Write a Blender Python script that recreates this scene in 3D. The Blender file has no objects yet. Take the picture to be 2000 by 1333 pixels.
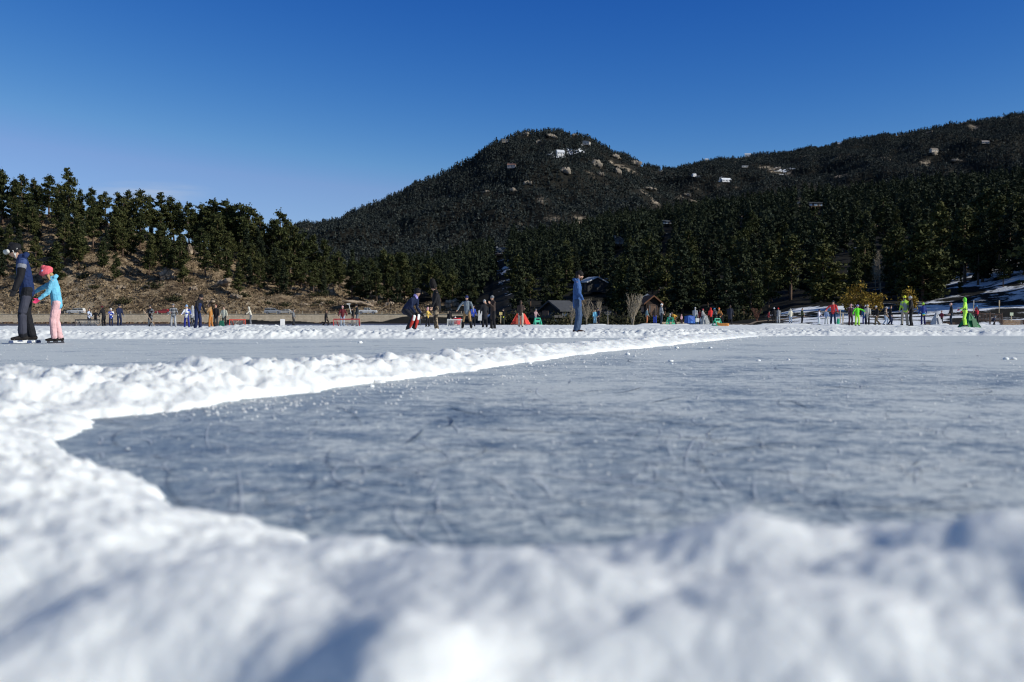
import bpy, math, random
import numpy as np
from mathutils import Vector, Matrix

S = bpy.context.scene
C = S.collection
R = math.radians
random.seed(7)
RNG = np.random.RandomState(11)

# ------------------------------------------------------------------ camera
F, CAM_H, YH = 1944.44, 0.40, 629.5           # focal length in photo pixels, eye height, horizon row
cam = bpy.data.cameras.new('camera')
cam.sensor_width = 36.0
cam.lens = 35.0
cam.clip_start, cam.clip_end = 0.05, 12000
cam.dof.use_dof = True
cam.dof.focus_distance = 21.0
cam.dof.aperture_fstop = 2.5
cam_o = bpy.data.objects.new('camera', cam)
C.objects.link(cam_o)
cam_o.location = (0, 0, CAM_H)
cam_o.rotation_euler = (R(90) - math.atan((666.5 - YH) / F), 0, 0)
S.camera = cam_o

# ------------------------------------------------------------------ sky and sun
SUN_AZ, SUN_EL = 109.0, 27.0                  # clockwise from the view direction
w = bpy.data.worlds.new('World')
S.world = w
w.use_nodes = True
nt = w.node_tree
bg = nt.nodes['Background']
sky = nt.nodes.new('ShaderNodeTexSky')
sky.sky_type = 'NISHITA'
sky.sun_disc = False
sky.sun_elevation = R(SUN_EL)
sky.sun_rotation = R(SUN_AZ)
sky.altitude = 2200
sky.air_density = 1.0
sky.dust_density = 0.35
sky.ozone_density = 3.0
bg.inputs['Strength'].default_value = 0.085
def vm(op, a, b=None):
    n = nt.nodes.new('ShaderNodeMath'); n.operation = op; n.use_clamp = False
    for i, v in enumerate((a, b)):
        if v is None: continue
        if isinstance(v, (int, float)): n.inputs[i].default_value = v
        else: nt.links.new(v, n.inputs[i])
    return n.outputs[0]
# thin mountain air: a steeper, deeper blue up to the top of the frame than the model gives
tc0 = nt.nodes.new('ShaderNodeTexCoord'); sp0 = nt.nodes.new('ShaderNodeSeparateXYZ'); nt.links.new(tc0.outputs['Generated'], sp0.inputs[0])
zf = vm('MINIMUM', vm('MAXIMUM', vm('MULTIPLY', vm('SUBTRACT', sp0.outputs[2], 0.36), 4.0), 0.0), 1.0)
sep = nt.nodes.new('ShaderNodeSeparateColor'); nt.links.new(sky.outputs[0], sep.inputs[0])
com = nt.nodes.new('ShaderNodeCombineColor')
for i, (k, g, top) in enumerate(((0.205, 3.0, 1.1), (0.447, 1.76, 1.15), (1.77, 0.86, 1.5))):
    low = vm('MINIMUM', vm('MULTIPLY', vm('POWER', sep.outputs[i], g), k), vm('MULTIPLY', sep.outputs[i], top))
    high = vm('MULTIPLY', sep.outputs[i], (1.0, 1.06, 1.16)[i])          # sky above the frame lifted paler, as added fill for the shadows
    nt.links.new(vm('ADD', low, vm('MULTIPLY', vm('SUBTRACT', high, low), zf)), com.inputs[i])
# one faint cirrus streak low above the left ridge
tc = nt.nodes.new('ShaderNodeTexCoord')
sp = nt.nodes.new('ShaderNodeSeparateXYZ'); nt.links.new(tc.outputs['Generated'], sp.inputs[0])
az = vm('DIVIDE', sp.outputs[0], sp.outputs[1])
el = vm('DIVIDE', sp.outputs[2], sp.outputs[1])
mp = nt.nodes.new('ShaderNodeMapping'); mp.inputs['Scale'].default_value = (5, 5, 38)
mp.inputs['Rotation'].default_value = (0, 0.1, 0)
nt.links.new(tc.outputs['Generated'], mp.inputs[0])
cn = nt.nodes.new('ShaderNodeTexNoise'); cn.inputs['Scale'].default_value = 2.2; cn.inputs['Detail'].default_value = 6
nt.links.new(mp.outputs[0], cn.inputs[0])
da = vm('MULTIPLY', vm('SUBTRACT', az, -0.365), 14.0)
de = vm('MULTIPLY', vm('SUBTRACT', el, 0.1305), 80.0)
dist2 = vm('ADD', vm('MULTIPLY', da, da), vm('MULTIPLY', de, de))
mask = vm('MAXIMUM', vm('SUBTRACT', 1.0, dist2), 0.0)
front = vm('GREATER_THAN', sp.outputs[1], 0.0)
cl = vm('MULTIPLY', vm('MULTIPLY', mask, front), vm('MULTIPLY', vm('MAXIMUM', vm('SUBTRACT', cn.outputs[0], 0.36), 0.0), 2.2))
cm = nt.nodes.new('ShaderNodeMix'); cm.data_type = 'RGBA'
nt.links.new(cl, cm.inputs[0]); nt.links.new(com.outputs[0], cm.inputs[6])
cm.inputs[7].default_value = (6.4, 7.2, 8.6, 1)
nt.links.new(cm.outputs[2], bg.inputs[0])

sd = bpy.data.lights.new('sun', 'SUN')
sd.energy = 4.5; sd.angle = R(0.53); sd.color = (1.0, 0.965, 0.87)
so = bpy.data.objects.new('sun', sd); C.objects.link(so)
sv = Vector((math.sin(R(SUN_AZ)) * math.cos(R(SUN_EL)), math.cos(R(SUN_AZ)) * math.cos(R(SUN_EL)), math.sin(R(SUN_EL))))
so.rotation_euler = sv.to_track_quat('Z', 'Y').to_euler()
so.location = (40, -10, 60)

S.view_settings.view_transform = 'Standard'
S.view_settings.look = 'None'
S.view_settings.gamma = 1
S.view_settings.exposure = -0.12
S.cycles.filter_width = 1.1
S.cycles.max_bounces = 5
S.cycles.diffuse_bounces = 3
S.cycles.glossy_bounces = 2
S.cycles.transparent_max_bounces = 4

# ------------------------------------------------------------------ helpers
def PX(px, d): return (px - 1000.0) / F * d
def PZ(py, d): return CAM_H + (YH - py) / F * d

def tag(o, label=None, cat=None, group=None, kind=None):
    if label: o['label'] = label
    if cat: o['category'] = cat
    if group: o['group'] = group
    if kind: o['kind'] = kind
    return o

def mesh_np(name, V, faces, smooth=False, uvs=None):
    """faces: list of int arrays (n,k)"""
    V = np.asarray(V, dtype=np.float32)
    if not isinstance(faces, (list, tuple)): faces = [faces]
    faces = [np.asarray(f, dtype=np.int32) for f in faces if len(f)]
    me = bpy.data.meshes.new(name)
    nl = sum(f.size for f in faces); nf = sum(len(f) for f in faces)
    me.vertices.add(len(V)); me.loops.add(nl); me.polygons.add(nf)
    me.vertices.foreach_set('co', V.ravel())
    me.loops.foreach_set('vertex_index', np.concatenate([f.ravel() for f in faces]))
    tot = np.concatenate([np.full(len(f), f.shape[1], np.int32) for f in faces])
    st = np.concatenate([[0], np.cumsum(tot)[:-1]]).astype(np.int32)
    me.polygons.foreach_set('loop_start', st)
    me.polygons.foreach_set('loop_total', tot)
    if smooth: me.polygons.foreach_set('use_smooth', np.ones(nf, dtype=bool))
    me.update(calc_edges=True)
    me.validate()
    return me

def obj(name, me, m=None, parent=None, loc=None):
    o = bpy.data.objects.new(name, me)
    if m is not None and me is not None and not me.materials: me.materials.append(m)
    C.objects.link(o)
    if parent: o.parent = parent
    if loc is not None: o.location = loc
    return o

def empty(name, loc, rz=0.0):
    o = bpy.data.objects.new(name, None)
    o.empty_display_size = 0.2
    C.objects.link(o); o.location = loc; o.rotation_euler = (0, 0, rz)
    return o

class MB:
    """collects boxes / tubes / polygons into one mesh"""
    def __init__(s): s.v = []; s.f = []
    def _add(s, V, Fs):
        b = len(s.v); s.v += [tuple(p) for p in V]
        s.f += [tuple(i + b for i in f) for f in Fs]
    def box(s, c, size, rz=0.0, taper=0.0, rx=0.0):
        hx, hy, hz = size[0]/2, size[1]/2, size[2]/2
        M = Matrix.Rotation(rz, 3, 'Z') @ Matrix.Rotation(rx, 3, 'X')
        V = []
        for z in (-1, 1):
            k = 1 - taper if z > 0 else 1
            for x, y in ((-1, -1), (1, -1), (1, 1), (-1, 1)):
                V.append(M @ Vector((x*hx*k, y*hy*k, z*hz)) + Vector(c))
        s._add(V, [(3,2,1,0),(4,5,6,7),(0,1,5,4),(1,2,6,5),(2,3,7,6),(3,0,4,7)])
        return s
    def tube(s, pts, rad, n=8, cap=True):
        pts = [Vector(p) for p in pts]
        if not hasattr(rad, '__len__'): rad = [rad]*len(pts)
        V = []; Fs = []
        up0 = Vector((0, 0, 1))
        for i, p in enumerate(pts):
            t = (pts[min(i+1, len(pts)-1)] - pts[max(i-1, 0)]).normalized()
            a = t.cross(up0)
            if a.length < 1e-3: a = t.cross(Vector((0, 1, 0)))
            a.normalize(); b = t.cross(a)
            for k in range(n):
                th = 2*math.pi*k/n
                V.append(p + (a*math.cos(th) + b*math.sin(th))*rad[i])
        for i in range(len(pts)-1):
            for k in range(n):
                Fs.append((i*n+k, i*n+(k+1)%n, (i+1)*n+(k+1)%n, (i+1)*n+k))
        if cap:
            Fs.append(tuple(range(n-1, -1, -1)))
            Fs.append(tuple((len(pts)-1)*n + k for k in range(n)))
        s._add(V, Fs); return s
    def poly(s, V, Fs): s._add(V, Fs); return s
    def prism(s, prof, x0, x1, axis='X'):
        n = len(prof)
        if axis == 'X': V = [(x0, a, b) for a, b in prof] + [(x1, a, b) for a, b in prof]
        else: V = [(a, x0, b) for a, b in prof] + [(a, x1, b) for a, b in prof]
        Fs = [(k, (k+1)%n, n+(k+1)%n, n+k) for k in range(n)] + [tuple(range(n-1, -1, -1)), tuple(range(n, 2*n))]
        s._add(V, Fs); return s
    def mesh(s, name, smooth=False):
        me = bpy.data.meshes.new(name)
        me.from_pydata(s.v, [], s.f); me.update()
        if smooth:
            for p in me.polygons: p.use_smooth = True
        return me
    def build(s, name, m, parent=None, loc=None, smooth=False, bevel=0.0):
        o = obj(name, s.mesh(name, smooth), m, parent, loc)
        if bevel:
            bv = o.modifiers.new('bevel', 'BEVEL'); bv.width = bevel; bv.segments = 2; bv.limit_method = 'ANGLE'
        return o

# numpy gradient noise
def _h(ix, iy, seed):
    n = (ix.astype(np.int64)*374761393 + iy.astype(np.int64)*668265263 + seed*1442695041) & 0xffffffff
    n = ((n ^ (n >> 13))*1274126177) & 0xffffffff
    n = ((n ^ (n >> 16))*2246822519) & 0xffffffff
    return ((n ^ (n >> 15)) & 0xffffff) / float(0x1000000)
def perlin(x, y, seed=0):
    x = np.asarray(x, dtype=np.float64); y = np.asarray(y, dtype=np.float64)
    ix = np.floor(x); iy = np.floor(y); fx = x-ix; fy = y-iy
    u = fx*fx*fx*(fx*(fx*6-15)+10); v = fy*fy*fy*(fy*(fy*6-15)+10)
    def g(a, b):
        t = _h(ix+a, iy+b, seed)*2*np.pi
        return np.cos(t)*(fx-a) + np.sin(t)*(fy-b)
    return ((g(0,0)*(1-u)+g(1,0)*u)*(1-v) + (g(0,1)*(1-u)+g(1,1)*u)*v)*1.5
def fbm(x, y, octv=4, seed=0, gain=0.5):
    s = 0; a = 1.0
    for k in range(octv):
        s = s + a*perlin(x*2**k, y*2**k, seed+k*17); a *= gain
    return s
def billow(x, y, octv=3, seed=0, gain=0.5):
    s = 0; a = 1.0
    for k in range(octv):
        s = s + a*np.abs(perlin(x*2**k+3.3*k, y*2**k-1.7*k, seed+k*31)); a *= gain
    return s
def sstep(a, b, x):
    t = np.clip((x-a)/(b-a), 0, 1); return t*t*(3-2*t)
def interp(x, tab):
    return np.interp(x, [t[0] for t in tab], [t[1] for t in tab])

# ------------------------------------------------------------------ materials
def new_mat(name):
    m = bpy.data.materials.new(name); m.use_nodes = True
    return m, m.node_tree, m.node_tree.nodes['Principled BSDF']
class N:
    """small node-graph helper"""
    def __init__(s, nt): s.nt = nt
    def node(s, t, **kw):
        n = s.nt.nodes.new(t)
        for k, v in kw.items(): setattr(n, k, v)
        return n
    def link(s, a, b): s.nt.links.new(a, b)
    def coord(s, scale=(1,1,1), rot=(0,0,0), kind='Object'):
        t = s.node('ShaderNodeTexCoord'); m = s.node('ShaderNodeMapping')
        m.inputs['Scale'].default_value = scale; m.inputs['Rotation'].default_value = rot
        s.link(t.outputs[kind], m.inputs[0]); return m.outputs[0]
    def noise(s, vec, scale, detail=4, rough=0.55, dist=0.0):
        n = s.node('ShaderNodeTexNoise'); n.inputs['Scale'].default_value = scale
        n.inputs['Detail'].default_value = detail; n.inputs['Roughness'].default_value = rough
        n.inputs['Distortion'].default_value = dist
        s.link(vec, n.inputs['Vector']); return n.outputs['Fac']
    def ramp(s, fac, stops, interp='LINEAR'):
        r = s.node('ShaderNodeValToRGB'); r.color_ramp.interpolation = interp
        e = r.color_ramp.elements
        while len(e) < len(stops): e.new(0.5)
        for el, (p, c) in zip(e, stops):
            el.position = p
            el.color = (c, c, c, 1) if isinstance(c, (int, float)) else (*c[:3], 1)
        s.link(fac, r.inputs[0]); return r.outputs[0]
    def mix(s, fac, a, b, blend='MIX'):
        n = s.node('ShaderNodeMix'); n.data_type = 'RGBA'; n.blend_type = blend
        for i, v in ((0, fac), (6, a), (7, b)):
            if isinstance(v, (int, float)): n.inputs[i].default_value = v
            elif isinstance(v, (tuple, list)): n.inputs[i].default_value = (*v[:3], 1)
            else: s.link(v, n.inputs[i])
        return n.outputs[2]
    def math(s, op, a, b=0.0, clamp=False):
        n = s.node('ShaderNodeMath', operation=op); n.use_clamp = clamp
        for i, v in enumerate((a, b)):
            if isinstance(v, (int, float)): n.inputs[i].default_value = v
            else: s.link(v, n.inputs[i])
        return n.outputs[0]
    def bump(s, h, strength=0.3, dist=0.05):
        b = s.node('ShaderNodeBump'); b.inputs['Strength'].default_value = strength
        b.inputs['Distance'].default_value = dist
        s.link(h, b.inputs['Height']); return b.outputs[0]

def simple(name, col, rough=0.7, var=0.25, scale=8.0, bump=0.15, bdist=0.01, spec=0.3, metal=0.0):
    """solid colour with mottling and a fine bump"""
    m, t, p = new_mat(name); n = N(t)
    co = n.coord()
    f = n.noise(co, scale, 5, 0.6)
    a = tuple(max(c*(1-var), 0) for c in col); b = tuple(min(c*(1+var), 1) for c in col)
    n.link(n.ramp(f, [(0.3, a), (0.7, b)]), p.inputs['Base Color'])
    p.inputs['Roughness'].default_value = rough; p.inputs['Metallic'].default_value = metal
    p.inputs['Specular IOR Level'].default_value = spec
    if bump: n.link(n.bump(n.noise(co, scale*3, 4), bump, bdist), p.inputs['Normal'])
    return m
_mc = {}
def cloth(col, kind='plain', col2=None):
    """garment fabric: colour + weave mottling + wrinkles"""
    key = (tuple(col), kind, tuple(col2) if col2 else None)
    if key in _mc: return _mc[key]
    m, t, p = new_mat('fabric'); n = N(t)
    co = n.coord()
    if kind == 'camo':
        f = n.noise(co, 9, 2, 0.5, 0.6)
        c = n.ramp(f, [(0.0, (0.03,0.025,0.02)), (0.43, (0.03,0.025,0.02)), (0.44, col), (0.53, col), (0.54, col2), (1, col2)], 'CONSTANT')
    elif kind == 'hstripe':
        sp = n.node('ShaderNodeSeparateXYZ'); n.link(co, sp.inputs[0])
        f = n.math('FRACT', n.math('MULTIPLY', sp.outputs[2], 9.0))
        c = n.ramp(f, [(0.0, col), (0.62, col2)], 'CONSTANT')
    elif kind == 'rainbow':
        sp = n.node('ShaderNodeSeparateXYZ'); n.link(co, sp.inputs[0])
        f = n.math('DIVIDE', sp.outputs[2], 1.2)
        c = n.ramp(f, [(0.0, (0.5,0.03,0.02)), (0.50, (0.6,0.03,0.02)), (0.56, (0.75,0.3,0.02)), (0.63, (0.75,0.55,0.03)), (0.69, (0.05,0.4,0.25)), (0.75, (0.02,0.2,0.5)), (0.81, (0.02,0.04,0.2))], 'CONSTANT')
    elif kind == 'patch':
        f = n.noise(co, 5, 1, 0.4)
        c = n.ramp(f, [(0.0, col), (0.52, col2)], 'CONSTANT')
    else:
        f = n.noise(co, 6, 4, 0.6)
        c = n.ramp(f, [(0.3, tuple(x*0.78 for x in col)), (0.7, tuple(min(1, x*1.15) for x in col))])
    n.link(c, p.inputs['Base Color'])
    p.inputs['Roughness'].default_value = 0.75
    p.inputs['Specular IOR Level'].default_value = 0.2
    b = n.noise(n.coord((1,1,0.45)), 14, 4, 0.6, 0.8)
    n.link(n.bump(b, 0.5, 0.03), p.inputs['Normal'])
    _mc[key] = m
    return m

# snow
def snow_mat(name, dirt=0.0, fine=60.0):
    m, t, p = new_mat(name); n = N(t)
    co = n.coord()
    f = n.noise(co, 3, 6, 0.6)
    c = n.ramp(f, [(0.25, (0.76, 0.78, 0.775)), (0.6, (0.865, 0.885, 0.86))])
    if dirt:
        g = n.noise(co, 1.4, 8, 0.7)
        c = n.mix(n.ramp(g, [(0.56, 0.0), (0.75, dirt)]), c, (0.5, 0.55, 0.63))
    n.link(c, p.inputs['Base Color'])
    p.inputs['Roughness'].default_value = 0.65
    p.inputs['Specular IOR Level'].default_value = 0.25
    if not dirt:
        p.inputs['Subsurface Weight'].default_value = 0.6
        p.inputs['Subsurface Radius'].default_value = (1.0, 0.9, 0.8)
        p.inputs['Subsurface Scale'].default_value = 0.02
    h = n.math('ADD', n.noise(co, fine, 5, 0.65), n.math('MULTIPLY', n.noise(co, fine*0.25, 4, 0.6), 1.6))
    n.link(n.bump(h, 0.55 if dirt else 0.28, 0.012), p.inputs['Normal'])
    return m
M_SNOW = snow_mat('packed_snow')
M_SNOWF = snow_mat('trampled_snow', 0.5, 14.0)

def ice_mat():
    m, t, p = new_mat('lake_ice'); n = N(t)
    co = n.coord()
    big = n.noise(co, 0.22, 5, 0.6, 0.4)
    mid = n.noise(co, 1.3, 7, 0.68, 0.3)
    fine = n.noise(co, 22, 4, 0.7)
    vfine = n.noise(co, 90, 3, 0.7)
    s1 = n.noise(n.coord((1.0, 5, 1), (0, 0, R(52))), 1.8, 7, 0.75, 0.5)
    s2 = n.noise(n.coord((1.0, 6, 1), (0, 0, R(-47))), 1.6, 7, 0.75, 0.6)
    s3 = n.noise(n.coord((7, 1.0, 1), (0, 0, R(12))), 1.3, 6, 0.75, 0.6)
    mott = n.noise(co, 6.0, 6, 0.75, 0.5)
    acc = n.math('ADD', n.math('MULTIPLY', big, 0.64), n.math('MULTIPLY', mid, 0.72))
    for q, k in ((fine, 0.80), (vfine, 0.50), (mott, 0.62), (s1, 0.26), (s2, 0.24), (s3, 0.24)):
        acc = n.math('ADD', acc, n.math('MULTIPLY', q, k))
    # paler and rougher far out, clearer and darker next to the near banks
    sp = n.node('ShaderNodeSeparateXYZ'); n.link(co, sp.inputs[0])
    dx = n.math('ADD', sp.outputs[0], 1.2); dy = n.math('SUBTRACT', sp.outputs[1], 3.0)
    r = n.math('SQRT', n.math('ADD', n.math('MULTIPLY', dx, dx), n.math('MULTIPLY', dy, dy)))
    acc = n.math('ADD', acc, n.ramp(n.math('DIVIDE', r, 26.0, True), [(0.0, 0.0), (0.12, 0.08), (0.4, 0.18), (1.0, 0.22)]))
    acc = n.math('SUBTRACT', acc, 1.74)
    acc = n.math('MULTIPLY', acc, 2.5)
    c = n.ramp(acc, [(0.0, (0.040, 0.075, 0.135)), (0.25, (0.098, 0.150, 0.218)), (0.55, (0.23, 0.295, 0.358)), (0.85, (0.42, 0.48, 0.515)), (1.0, (0.64, 0.68, 0.67))])
    # loose white crumbs
    vo = n.node('ShaderNodeTexVoronoi'); vo.inputs['Scale'].default_value = 17.0; n.link(co, vo.inputs['Vector'])
    spk = n.ramp(vo.outputs['Distance'], [(0.03, 1.0), (0.075, 0.0)])
    spk = n.math('MULTIPLY', spk, n.ramp(n.noise(co, 0.8, 4, 0.7), [(0.44, 0.0), (0.56, 1.0)]))
    vo2 = n.node('ShaderNodeTexVoronoi'); vo2.inputs['Scale'].default_value = 52.0; n.link(co, vo2.inputs['Vector'])
    sp2 = n.math('MULTIPLY', n.ramp(vo2.outputs['Distance'], [(0.10, 1.0), (0.22, 0.0)]), n.ramp(n.noise(co, 2.2, 5, 0.75), [(0.50, 0.0), (0.60, 0.8)]))
    spk = n.math('MAXIMUM', spk, sp2)
    c = n.mix(spk, c, (0.82, 0.85, 0.84))
    n.link(c, p.inputs['Base Color'])
    n.link(n.ramp(acc, [(0.0, 0.22), (0.5, 0.42), (1.0, 0.6)]), p.inputs['Roughness'])
    p.inputs['Specular IOR Level'].default_value = 0.35
    p.inputs['IOR'].default_value = 1.31
    h = n.math('ADD', n.math('ADD', fine, vfine), n.math('MULTIPLY', s1, 1.0))
    n.link(n.bump(h, 0.35, 0.006), p.inputs['Normal'])
    return m
M_ICE = ice_mat()

def leaf_mat(name, a, b, c, scale=0.12):
    m, t, p = new_mat(name); n = N(t)
    g = n.node('ShaderNodeNewGeometry')
    oi = n.node('ShaderNodeObjectInfo')
    f = n.noise(n.coord(), scale, 3, 0.6)
    f = n.math('ADD', n.math('MULTIPLY', g.outputs['Random Per Island'], 0.5), n.math('MULTIPLY', f, 0.5))
    f = n.math('ADD', f, n.math('MULTIPLY', n.math('SUBTRACT', oi.outputs['Random'], 0.5), 0.28))
    n.link(n.ramp(f, [(0.15, a), (0.5, b), (0.85, c)]), p.inputs['Base Color'])
    p.inputs['Roughness'].default_value = 0.7
    p.inputs['Specular IOR Level'].default_value = 0.15
    return m
M_PINE = leaf_mat('pine_needles', (0.022, 0.030, 0.011), (0.046, 0.056, 0.018), (0.10, 0.095, 0.032))
M_LITPINE = leaf_mat('sunlit_pine_needles', (0.024, 0.032, 0.011), (0.056, 0.065, 0.019), (0.125, 0.115, 0.036))  # brighter copy of the pine needles, sunlight put into the colour
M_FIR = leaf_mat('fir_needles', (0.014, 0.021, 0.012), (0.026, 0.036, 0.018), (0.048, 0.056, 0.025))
M_FARTREE = leaf_mat('hazed_needles', (0.014, 0.021, 0.022), (0.029, 0.038, 0.037), (0.058, 0.066, 0.056), 0.012)  # distance haze put into the needle colour as a blue tint
M_WILLOW = leaf_mat('golden_leaves', (0.10, 0.062, 0.012), (0.235, 0.148, 0.022), (0.38, 0.27, 0.045), 0.6)
M_SHRUB = leaf_mat('shrub_leaves', (0.02, 0.025, 0.012), (0.04, 0.042, 0.018), (0.08, 0.065, 0.03), 0.5)
M_BARK = simple('pine_bark', (0.13, 0.085, 0.06), 0.9, 0.4, 3.0, 0.4, 0.05)
M_PALEBARK = simple('bare_bark', (0.34, 0.28, 0.20), 0.9, 0.3, 3.0, 0.3, 0.03)
M_GRASS = leaf_mat('dry_grass', (0.14, 0.10, 0.058), (0.31, 0.23, 0.135), (0.52, 0.41, 0.26), 0.05)

def rock_mat(name, a, b, c, scale=0.5):
    m, t, p = new_mat(name); n = N(t)
    co = n.coord()
    f = n.noise(co, scale, 8, 0.7, 0.5)
    v = n.node('ShaderNodeTexVoronoi'); v.inputs['Scale'].default_value = scale*1.3; v.feature = 'DISTANCE_TO_EDGE'
    n.link(co, v.inputs['Vector'])
    cr = n.ramp(v.outputs['Distance'], [(0.0, 0.35), (0.12, 1.0)])
    col = n.mix(1.0, n.ramp(f, [(0.3, a), (0.5, b), (0.72, c)]), cr, 'MULTIPLY')
    n.link(col, p.inputs['Base Color'])
    p.inputs['Roughness'].default_value = 0.9
    p.inputs['Specular IOR Level'].default_value = 0.1
    n.link(n.bump(n.noise(co, scale*4, 6, 0.7), 0.8, 0.3/scale*0.5), p.inputs['Normal'])
    return m
M_ROCK = rock_mat('tan_rock', (0.20, 0.145, 0.10), (0.42, 0.33, 0.24), (0.60, 0.52, 0.40))
M_PEAKROCK = rock_mat('peak_rock', (0.13, 0.11, 0.09), (0.31, 0.265, 0.21), (0.50, 0.44, 0.36), 0.18)

def hill_mat():
    m, t, p = new_mat('dry_hillside'); n = N(t)
    co = n.coord()
    f = n.noise(co, 0.35, 9, 0.72, 0.4)
    g = n.noise(co, 0.045, 5, 0.6)
    f2 = n.math('ADD', n.math('MULTIPLY', f, 0.7), n.math('MULTIPLY', g, 0.3))
    c = n.ramp(f2, [(0.32, (0.05, 0.036, 0.024)), (0.42, (0.14, 0.10, 0.064)), (0.50, (0.30, 0.222, 0.14)), (0.58, (0.42, 0.325, 0.215)), (0.70, (0.56, 0.48, 0.37))])
    n.link(c, p.inputs['Base Color'])
    p.inputs['Roughness'].default_value = 0.95; p.inputs['Specular IOR Level'].default_value = 0.05
    n.link(n.bump(n.noise(co, 0.9, 8, 0.75), 1.0, 1.2), p.inputs['Normal'])
    return m
M_HILL = hill_mat()
def forest_floor(name, snow_lo, snow_hi, scale):
    m, t, p = new_mat(name); n = N(t)
    co = n.coord()
    f = n.noise(co, scale*3, 7, 0.7)
    c = n.ramp(f, [(0.3, (0.012, 0.012, 0.010)), (0.6, (0.020, 0.019, 0.015)), (0.82, (0.055, 0.044, 0.032))])
    s = n.noise(co, scale, 8, 0.68, 0.3)
    geo = n.node('ShaderNodeAttribute'); geo.attribute_name = 'snow'
    sm = n.math('ADD', s, n.math('SUBTRACT', geo.outputs['Fac'], 0.5))
    c = n.mix(n.ramp(sm, [(snow_lo, 0.0), (snow_hi, 1.0)]), c, (0.80, 0.83, 0.88))
    ra = n.node('ShaderNodeAttribute'); ra.attribute_name = 'rock'
    rk = n.math('MULTIPLY', ra.outputs['Fac'], n.ramp(n.noise(co, 0.09, 7, 0.75), [(0.44, 0.0), (0.54, 1.0)]))
    c = n.mix(rk, c, n.ramp(n.noise(co, 0.3, 6, 0.7), [(0.35, (0.12, 0.09, 0.065)), (0.6, (0.42, 0.35, 0.26))]))
    n.link(c, p.inputs['Base Color'])
    p.inputs['Roughness'].default_value = 0.9; p.inputs['Specular IOR Level'].default_value = 0.1
    n.link(n.bump(f, 0.6, 0.5), p.inputs['Normal'])
    return m
M_FOREST = forest_floor('forest_floor', 0.49, 0.54, 0.12)
M_MOUNT = forest_floor('mountain_floor', 0.655, 0.70, 0.05)
# ------------------------------------------------------------------ who stands where (photo column, head row, foot row, height in metres, facing)
BLK=(0.012,0.012,0.015); NAVY=(0.012,0.020,0.055); DKG=(0.035,0.037,0.042); GRY=(0.16,0.17,0.185); LGR=(0.42,0.43,0.44); WHT=(0.78,0.78,0.76)
CRM=(0.62,0.58,0.48); TAN=(0.36,0.22,0.10); ORG=(0.50,0.20,0.05); MAR=(0.12,0.018,0.025); RED=(0.62,0.035,0.03); JEAN=(0.10,0.17,0.29); LJEAN=(0.30,0.38,0.50)
BLU=(0.03,0.07,0.40); SKY=(0.20,0.55,0.72); PNK=(0.72,0.40,0.42); HOT=(0.62,0.05,0.14); LIM=(0.40,0.75,0.06); NEON=(0.48,0.85,0.10); YEL=(0.72,0.75,0.05); MUS=(0.58,0.31,0.05)
OLV=(0.07,0.08,0.035); BRN=(0.055,0.038,0.032); TEA=(0.02,0.20,0.20); KHA=(0.30,0.27,0.22); LAV=(0.38,0.33,0.68); GRN=(0.02,0.42,0.22)
SK1=(0.52,0.32,0.23); SK2=(0.36,0.20,0.13)
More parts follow.
